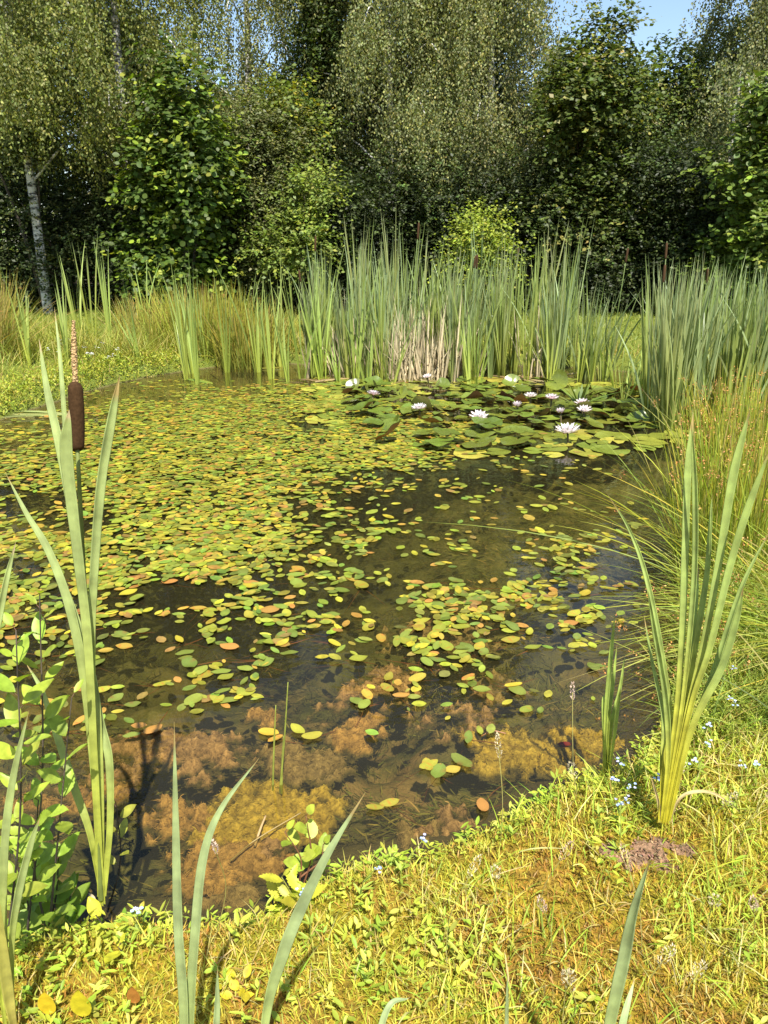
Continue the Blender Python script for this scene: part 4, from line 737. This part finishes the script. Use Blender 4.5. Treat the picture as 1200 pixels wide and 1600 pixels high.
# sticks and a drowned red leaf
def stick(pts, r, c, lab, name='stick'):
    P = [atz(a, b_, z) for a, b_, z in pts]; mb = MB(); add_tube(mb, spline(P, 12)-P[0], np.linspace(r, r*.7, 12), 7, c); return ob(name, mb.mesh(name, M_bark if r > .004 else M_matte), loc=P[0], label=lab, cat='stick')
M_stick = M_matte
stick([(398, 1322, -.012), (407, 1295, .004), (415, 1275, .004)], .0042*.9, (.42, .28, .13), 'short thick tan stick lying on the algae')
stick([(360, 1345, -.01), (400, 1312, .0), (470, 1270, .003)], .0022, (.30, .22, .09), 'long thin twig crossing the orange algae')
stick([(752, 1150, -.004), (770, 1142, .002), (790, 1146, .002)], .002, (.4, .2, .12), 'thin reddish twig beside the streaked yellow algae')
p = atz(872, 1163, -.01); mb = MB(); mb.add(*leaves(np.zeros((1, 3)), np.array([[1., .1, 0]]), np.array([[0, 0, 1.]]), np.array([.05]), np.array([.022]), np.array([[.30, .03, .03]]), oval(8, .7, 0, .05, .1))); ob('dead_leaf', mb.mesh('dead_leaf', M_broad), loc=p, label='dark red dead leaf sunk near the yellow algae', cat='leaf')

# ------------------------------------------------------------------ trees
def limbs_mesh(mb, base, H, r0, lean, nl, reach, rise, z0=.25, c=(.3, .3, .3), wb=1.0):
    t = np.linspace(0, 1, 14); wob = np.cumsum(R.normal(0, .012, (14, 2)), 0)*H*.25*wb; T = np.c_[lean[0]*H*t**1.3+wob[:, 0], lean[1]*H*t+wob[:, 1], H*t-.15]; T[0, :2] = 0
    add_tube(mb, T, r0*(1-t*.92)+.008, 10, c); L = []
    for i in range(nl):
        q = z0+(1-z0)*(i+.5)/nl*.95; b = np.array([np.interp(q, t, T[:, k]) for k in range(3)]); a = i*2.4+R.uniform(-.4, .4); rr = reach*(1.05-q*.75)*R.uniform(.75, 1.15)
        e = b+np.array([math.cos(a)*rr, math.sin(a)*rr, rise*rr*R.uniform(.6, 1.2)]); m_ = (b+e)/2+np.array([0, 0, .12*rr]); S = spline([b, m_, e, e+np.array([math.cos(a)*.35, math.sin(a)*.35, -.35])], 12)
        add_tube(mb, S, np.linspace(r0*.34*(1.1-q), .008, 12), 6, c); L.append(S)
    return L
def birch(lab, x, y, H, lean=(0, 0), reach=1.9, zlow=2.4, nstr=1300, c=(.15, .17, .05), nl=16, r0=.12, front=1.0, hang=(.5, 1.9), wb=1.0):
    nstr = int(nstr*2.1); b = np.array([x, y, gz(x, y)]); e = ob('birch_tree', None, loc=b, label=lab, cat='tree'); mb = MB(); L = limbs_mesh(mb, b, H, r0, lean, nl, reach, .75, .22, wb=wb); ob('trunk', mb.mesh('trunk', M_bbark), e)
    L = np.array(L); nb = nstr//9; bi = R.integers(0, nb, nstr); li = R.integers(0, nl, nb)[bi]; t = np.clip(R.uniform(.2, 1, nb)[bi]+R.normal(0, .03, nstr), .1, .999)*10.99; i0 = t.astype(int); st = L[li, i0]*(1-(t-i0))[:, None]+L[li, i0+1]*(t-i0)[:, None]; st = st+R.normal(0, .24, (nb, 3))[bi]+R.normal(0, .10, (nstr, 3))
    ln = R.uniform(*hang, nstr); ln = np.minimum(ln, np.maximum(.35, st[:, 2]+b[2]-zlow*R.uniform(.8, 1.25, nstr))); out = nrm(np.c_[st[:, :2], 0*ln])
    D = nrm(np.c_[out[:, :2]*.25+R.normal(0, .12, (nstr, 2)), -np.ones(nstr)]); m = 34; tt = R.uniform(0, 1, (nstr, m)); P = st[:, None]+ln[:, None, None]*(D[:, None]*tt[..., None]+out[:, None]*(.18*(tt*(1-tt)))[..., None])
    keep = (R.uniform(0, 1, (nstr, m)) < np.clip(ln/1.3, .3, 1)[:, None]).ravel(); P = (P+R.normal(0, .032, P.shape)).reshape(-1, 3)[keep]; n = len(P)
    T = nrm(rvec(n)*.8+np.array([0, 0, -.9])); br = np.repeat(1+R.normal(0, .16, nstr), m)[keep]; C = pick([c, np.array(c)*np.array([1.35, 1.2, .9]), np.array(c)*.72], [4, 2.2, 2], n, .14)*np.clip(br, .5, 1.6)[:, None]
    mb = MB(); mb.add(*leaves(P, T, rvec(n)+np.array([0, -.35, .25]), R.uniform(.036, .060, n), R.uniform(.027, .042, n), np.clip(C*1.25, .01, .6))); ob('crown', mb.mesh('crown', M_birch), e)
    return e
def bush(name, lab, x, y, blobs, nspray, per, leafL, ratio, c, cy=None, mat_=None, trunkr=.05, sub=14, droop=.25, spray=.5, upN=.9, cat='tree', tmpl=DIAM, shell=.55):
    nspray = int(nspray*1.45); b = np.array([x, y, gz(x, y)]); e = ob(name, None, loc=b, label=lab, cat=cat); mb = MB()
    BL = [np.array(q, float) for q in blobs]
    for q in BL[:6]:
        S = spline([[R.normal(0, .05), R.normal(0, .05), -.1], [q[0]*.35, q[1]*.35, q[2]*.5], [q[0], q[1], q[2]+q[5]*.4]], 10); add_tube(mb, S, np.linspace(trunkr, .008, 10), 7, (.2, .2, .2))
    ob('trunk', mb.mesh('trunk', M_bark), e); subs = []
    for q in BL:
        for k in range(sub):
            d = rvec(1)[0]; rr = R.uniform(.55, 1.15); subs.append(np.r_[q[:3]+d*q[3:6]*rr, np.array([.42, .42, .30])*q[3:6].mean()*R.uniform(.45, 1.35)])
        subs.append(np.r_[q[:3], q[3:6]*.75])
    S = np.array(subs); vol = (S[:, 3]*S[:, 4]+S[:, 4]*S[:, 5]); pr = vol/vol.sum(); si = R.choice(len(S), nspray, p=pr); d = rvec(nspray); d[:, 1] -= .12; rr = shell+(1-shell)*R.uniform(0, 1, nspray)
    root = S[si, :3]+d*S[si, 3:6]*rr[:, None]; sd = nrm(d*.8+rvec(nspray)*.5+np.array([0, 0, .25])); sl = spray*R.uniform(.5, 1.2, nspray); root[:, 2] = np.maximum(root[:, 2], .05)
    t = np.tile((np.arange(per)+.6)/per, (nspray, 1)); P = root[:, None]+sl[:, None, None]*(sd[:, None]*t[..., None]-np.array([0, 0, droop])*(t**2)[..., None]); lat = nrm(np.cross(sd, [0, 0, 1.])); sg = np.where(np.arange(per) % 2, 1, -1)
    T = sd[:, None]*.55+lat[:, None]*sg[None, :, None]*.75-np.array([0, 0, .18]); P = (P+R.normal(0, leafL*.35, P.shape)).reshape(-1, 3); T = (T+R.normal(0, .3, T.shape)).reshape(-1, 3); n = len(P)
    Nn = np.array([0, -.25, upN])+rvec(n)*.55+np.repeat(d, per, 0)*.25; br = np.repeat(1+R.normal(0, .15, nspray), per); C = jit(c, n, .13, .06)
    if cy is not None: yy = np.repeat(R.uniform(0, 1, nspray) < .22, per); C[yy] = jit(cy, int(yy.sum()), .12)
    P[:, 2] = np.maximum(P[:, 2], .02); ln = leafL*R.uniform(.7, 1.25, n); mb = MB(); mb.add(*leaves(P, T, Nn, ln, ln*ratio, np.clip(C*np.clip(br, .5, 1.5)[:, None], .008, .7), tmpl)); ob('crown', mb.mesh('crown', mat_ or M_broad), e); return e
def tx(px, d): return (px-600)/F*d*.95
# birches
birch('white stemmed birch with a weeping crown above the hawthorn scrub', -5.98, 14.1, 9.6, (-.0, 0), 2.4, 2.9, 2300, r0=.08, nl=20, wb=.25)
birch('slim birch standing behind the large leaved hazel', tx(398, 17.5), 17.5, 8.8, (0, 0), 1.35, 3.2, 1000, (.16, .175, .06), r0=.11)
birch('weeping birch reaching over the hazel with a bare pale limb', tx(205, 15.2), 15.2, 8.6, (.02, 0), 1.7, 2.9, 1400)
birch('broad weeping birch with dense curtains over the reed bed', tx(610, 16.2), 16.2, 9.2, (.0, 0), 1.75, 2.0, 2500, (.175, .195, .08), r0=.085, nl=20)
birch('weeping birch with drooping golden tinged curtains beside the pointed maple', tx(755, 16.6), 16.6, 9.4, (0, 0), 1.5, 2.4, 2000, (.185, .20, .085), r0=.085, nl=20)
birch('grey green weeping birch on the far side of the sky gap', tx(1150, 16.2), 16.2, 8.6, (.0, 0), 1.6, 2.7, 2000, (.155, .17, .07), nl=18)
birch('outer weeping birch past the hazel at the wood corner', tx(1330, 16.5), 16.5, 9.5, (0, 0), 2.0, 2.4, 1300)
birch('young birch hanging low in front of the dark scrub', tx(1120, 14.2), 14.2, 4.0, (0, 0), .9, 1.6, 420, (.16, .18, .08), nl=8, r0=.05, hang=(.4, 1.0))
# shrubs and broad leaved trees
HZ = oval(4, .55, 0, .04, .15)
bush('hazel_bush', 'tall hazel with big round leaves catching the sun', tx(288, 13.6), 13.6, [(0, 0, 1.1, .75, .7, .9), (.1, 0, 2.4, .62, .6, .8), (.12, -.1, 3.35, .42, .4, .5), (.5, -.2, 1.9, .35, .35, .4)], 1000, 9, .088, .85, (.07, .11, .018), (.24, .30, .035), tmpl=HZ, droop=.35, spray=.6, cat='bush')
bush('hazel_bush', 'hazel with bright yellow green leaf sprays at the wood corner', tx(1190, 12.6), 12.6, [(0, 0, 1.0, .7, .7, .9), (.05, 0, 2.2, .6, .5, .8), (.1, 0, 3.2, .4, .4, .7)], 1150, 9, .085, .8, (.12, .17, .03), (.22, .28, .04), tmpl=HZ, cat='bush')
bush('hawthorn_bush', 'dark hawthorn scrub with pale glinting sprays around the birch stem', tx(120, 15.2), 15.2, [(-1.5, 0, 1.4, .9, .8, 1.2), (.0, .4, 1.6, 1.0, .7, 1.3), (1.0, 0, 1.1, .9, .7, .9), (-.4, -.3, .7, 1.0, .6, .6), (-.15, -1.3, .75, .3, .2, .4), (-.32, -1.3, 1.75, .22, .2, .2), (-.1, -1.25, 2.75, .5, .25, .25)], 2600, 10, .06, .7, (.05, .068, .02), (.20, .22, .07), cat='bush')  # overhang shade put into the leaf colour, sunlit sprays painted paler
bush('hawthorn_bush', 'low horizontal hawthorn branch reaching across the birch stem', tx(60, 14.2), 14.2, [(-.6, -.1, 2.95, .7, .3, .14), (.35, -.1, 3.0, .6, .3, .12)], 420, 10, .06, .7, (.15, .18, .05), (.24, .25, .07), sub=8, cat='bush')
bush('sallow_bush', 'grey green small leaved sallow between hazel and dark oak', tx(425, 14.6), 14.6, [(0, 0, 1.0, .8, .7, .9), (.0, 0, 2.2, .7, .6, .9), (-.1, 0, 3.0, .45, .4, .5)], 1900, 10, .06, .5, (.125, .14, .05), (.2, .21, .06), cat='bush')
bush('field_maple', 'small maple with yellow tipped shoots behind the sallow', tx(445, 15.4), 15.4, [(0, 0, 2.2, .7, .6, .8), (.1, -.3, 3.2, .55, .5, .5)], 800, 8, .08, .75, (.12, .16, .025), (.30, .28, .03))
bush('oak_sapling', 'light green young oak spreading low behind the first reeds', tx(470, 13.8), 13.8, [(0, 0, 1.2, .6, .5, .5), (.1, 0, 1.9, .45, .4, .4)], 450, 9, .075, .6, (.16, .21, .04), (.23, .27, .04), cat='young tree')
bush('oak_tree', 'dark oak with a dense leafy stem beside the sky slit', tx(500, 17.0), 17.0, [(0, 0, 2.2, 1.0, .8, 1.3), (.1, 0, 4.0, .65, .7, 1.2), (.1, 0, 5.3, .5, .5, .8)], 2000, 10, .085, .6, (.055, .085, .02), (.11, .15, .025))  # leaf colour lowered to carry the wood's shade
bush('maple_tree', 'pointed maple with coppery shoot tips under the sky gap', tx(905, 14.8), 14.8, [(0, 0, 1.5, 1.0, .8, 1.2), (.0, 0, 2.9, .85, .7, 1.0), (-.15, 0, 3.6, .40, .4, .6), (.22, 0, 3.75, .2, .3, .65), (-.3, .1, 4.0, .2, .25, .4), (.42, 0, 4.35, .13, .15, .5), (.05, 0, 4.3, .12, .15, .45), (.75, .1, 3.7, .16, .2, .45)], 2300, 9, .085, .8, (.085, .115, .024), (.22, .22, .055))
bush('maple_tree', 'leafy maple filling the gap behind the pointed one', tx(985, 16.6), 16.6, [(0, 0, 2.0, 1.1, .8, 1.5), (.1, 0, 3.6, .8, .7, .9)], 1500, 9, .09, .75, (.06, .09, .018), (.16, .2, .03))
bush('spindle_bush', 'small sunny yellow green bush rising above the reed tops', tx(745, 13.2), 13.2, [(0, 0, .9, .45, .4, .5), (.1, 0, 1.35, .33, .3, .3)], 330, 9, .06, .6, (.23, .28, .035), (.3, .34, .04), cat='bush')
SHADED = (.030, .042, .012)  # shrub leaf colour with the shade of the overhang painted in
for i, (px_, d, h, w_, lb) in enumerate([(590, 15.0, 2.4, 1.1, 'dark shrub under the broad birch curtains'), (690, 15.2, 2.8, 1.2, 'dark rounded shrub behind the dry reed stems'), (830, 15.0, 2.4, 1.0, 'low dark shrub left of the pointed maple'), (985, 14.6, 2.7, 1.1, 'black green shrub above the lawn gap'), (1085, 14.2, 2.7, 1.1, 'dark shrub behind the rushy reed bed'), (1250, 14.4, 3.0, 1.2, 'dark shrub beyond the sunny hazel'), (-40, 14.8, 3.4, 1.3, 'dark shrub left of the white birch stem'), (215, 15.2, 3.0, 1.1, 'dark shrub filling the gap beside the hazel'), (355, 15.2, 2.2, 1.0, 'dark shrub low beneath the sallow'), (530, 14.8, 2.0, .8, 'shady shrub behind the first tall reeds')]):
    bush('hawthorn_bush', lb, tx(px_, d), d, [(0, 0, h*.35, w_, .8, h*.4), (R.normal(0, .2), 0, h*.75, w_*.75, .7, h*.35)], 1300, 10, .065, .65, SHADED, np.array(SHADED)*3.2, cat='bush')  # paler sprays stand in for sunlit ones
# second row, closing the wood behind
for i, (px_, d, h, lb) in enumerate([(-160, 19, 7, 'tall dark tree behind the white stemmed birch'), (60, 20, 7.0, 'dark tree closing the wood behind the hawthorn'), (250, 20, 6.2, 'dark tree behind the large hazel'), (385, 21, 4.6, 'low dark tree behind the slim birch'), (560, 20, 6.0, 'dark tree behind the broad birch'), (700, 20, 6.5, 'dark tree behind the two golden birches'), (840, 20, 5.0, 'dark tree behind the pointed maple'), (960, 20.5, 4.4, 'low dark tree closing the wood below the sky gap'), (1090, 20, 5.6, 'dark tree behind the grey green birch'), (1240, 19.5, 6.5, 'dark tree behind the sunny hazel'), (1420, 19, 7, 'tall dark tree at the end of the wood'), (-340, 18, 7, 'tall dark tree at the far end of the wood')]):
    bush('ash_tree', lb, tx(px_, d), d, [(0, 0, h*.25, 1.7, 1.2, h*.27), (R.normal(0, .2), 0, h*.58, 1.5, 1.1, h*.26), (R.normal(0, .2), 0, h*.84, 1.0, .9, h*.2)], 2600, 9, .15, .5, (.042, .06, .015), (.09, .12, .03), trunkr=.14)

# ------------------------------------------------------------------ light
w = bpy.data.worlds.new('World'); sc.world = w; w.use_nodes = True; nt = w.node_tree; bg = nt.nodes['Background']; sky = nt.nodes.new('ShaderNodeTexSky'); sky.sky_type = 'NISHITA'; sky.sun_disc = False
sv = Vector((.14, -.58, 1.0)).normalized(); sky.sun_elevation = math.asin(sv.z); sky.sun_rotation = math.atan2(sv.x, sv.y); sky.air_density = 1.0; sky.dust_density = .6; sky.ozone_density = 1.0
nt.links.new(sky.outputs[0], bg.inputs[0]); bg.inputs[1].default_value = .115
sl = bpy.data.lights.new('sun', 'SUN'); sl.energy = 5.0; sl.angle = math.radians(.53); sl.color = (1, .95, .85); so = bpy.data.objects.new('sun', sl); col0.objects.link(so); so.rotation_euler = sv.to_track_quat('Z', 'Y').to_euler()
sc.view_settings.view_transform = 'Standard'; sc.view_settings.look = 'None'; sc.view_settings.exposure = .95; sc.view_settings.gamma = 1; sc.view_settings.use_curve_mapping = False
cy = sc.cycles; cy.max_bounces = 8; cy.diffuse_bounces = 3; cy.glossy_bounces = 3; cy.transmission_bounces = 4; cy.transparent_max_bounces = 12; cy.caustics_reflective = False; cy.caustics_refractive = False; cy.use_denoising = True
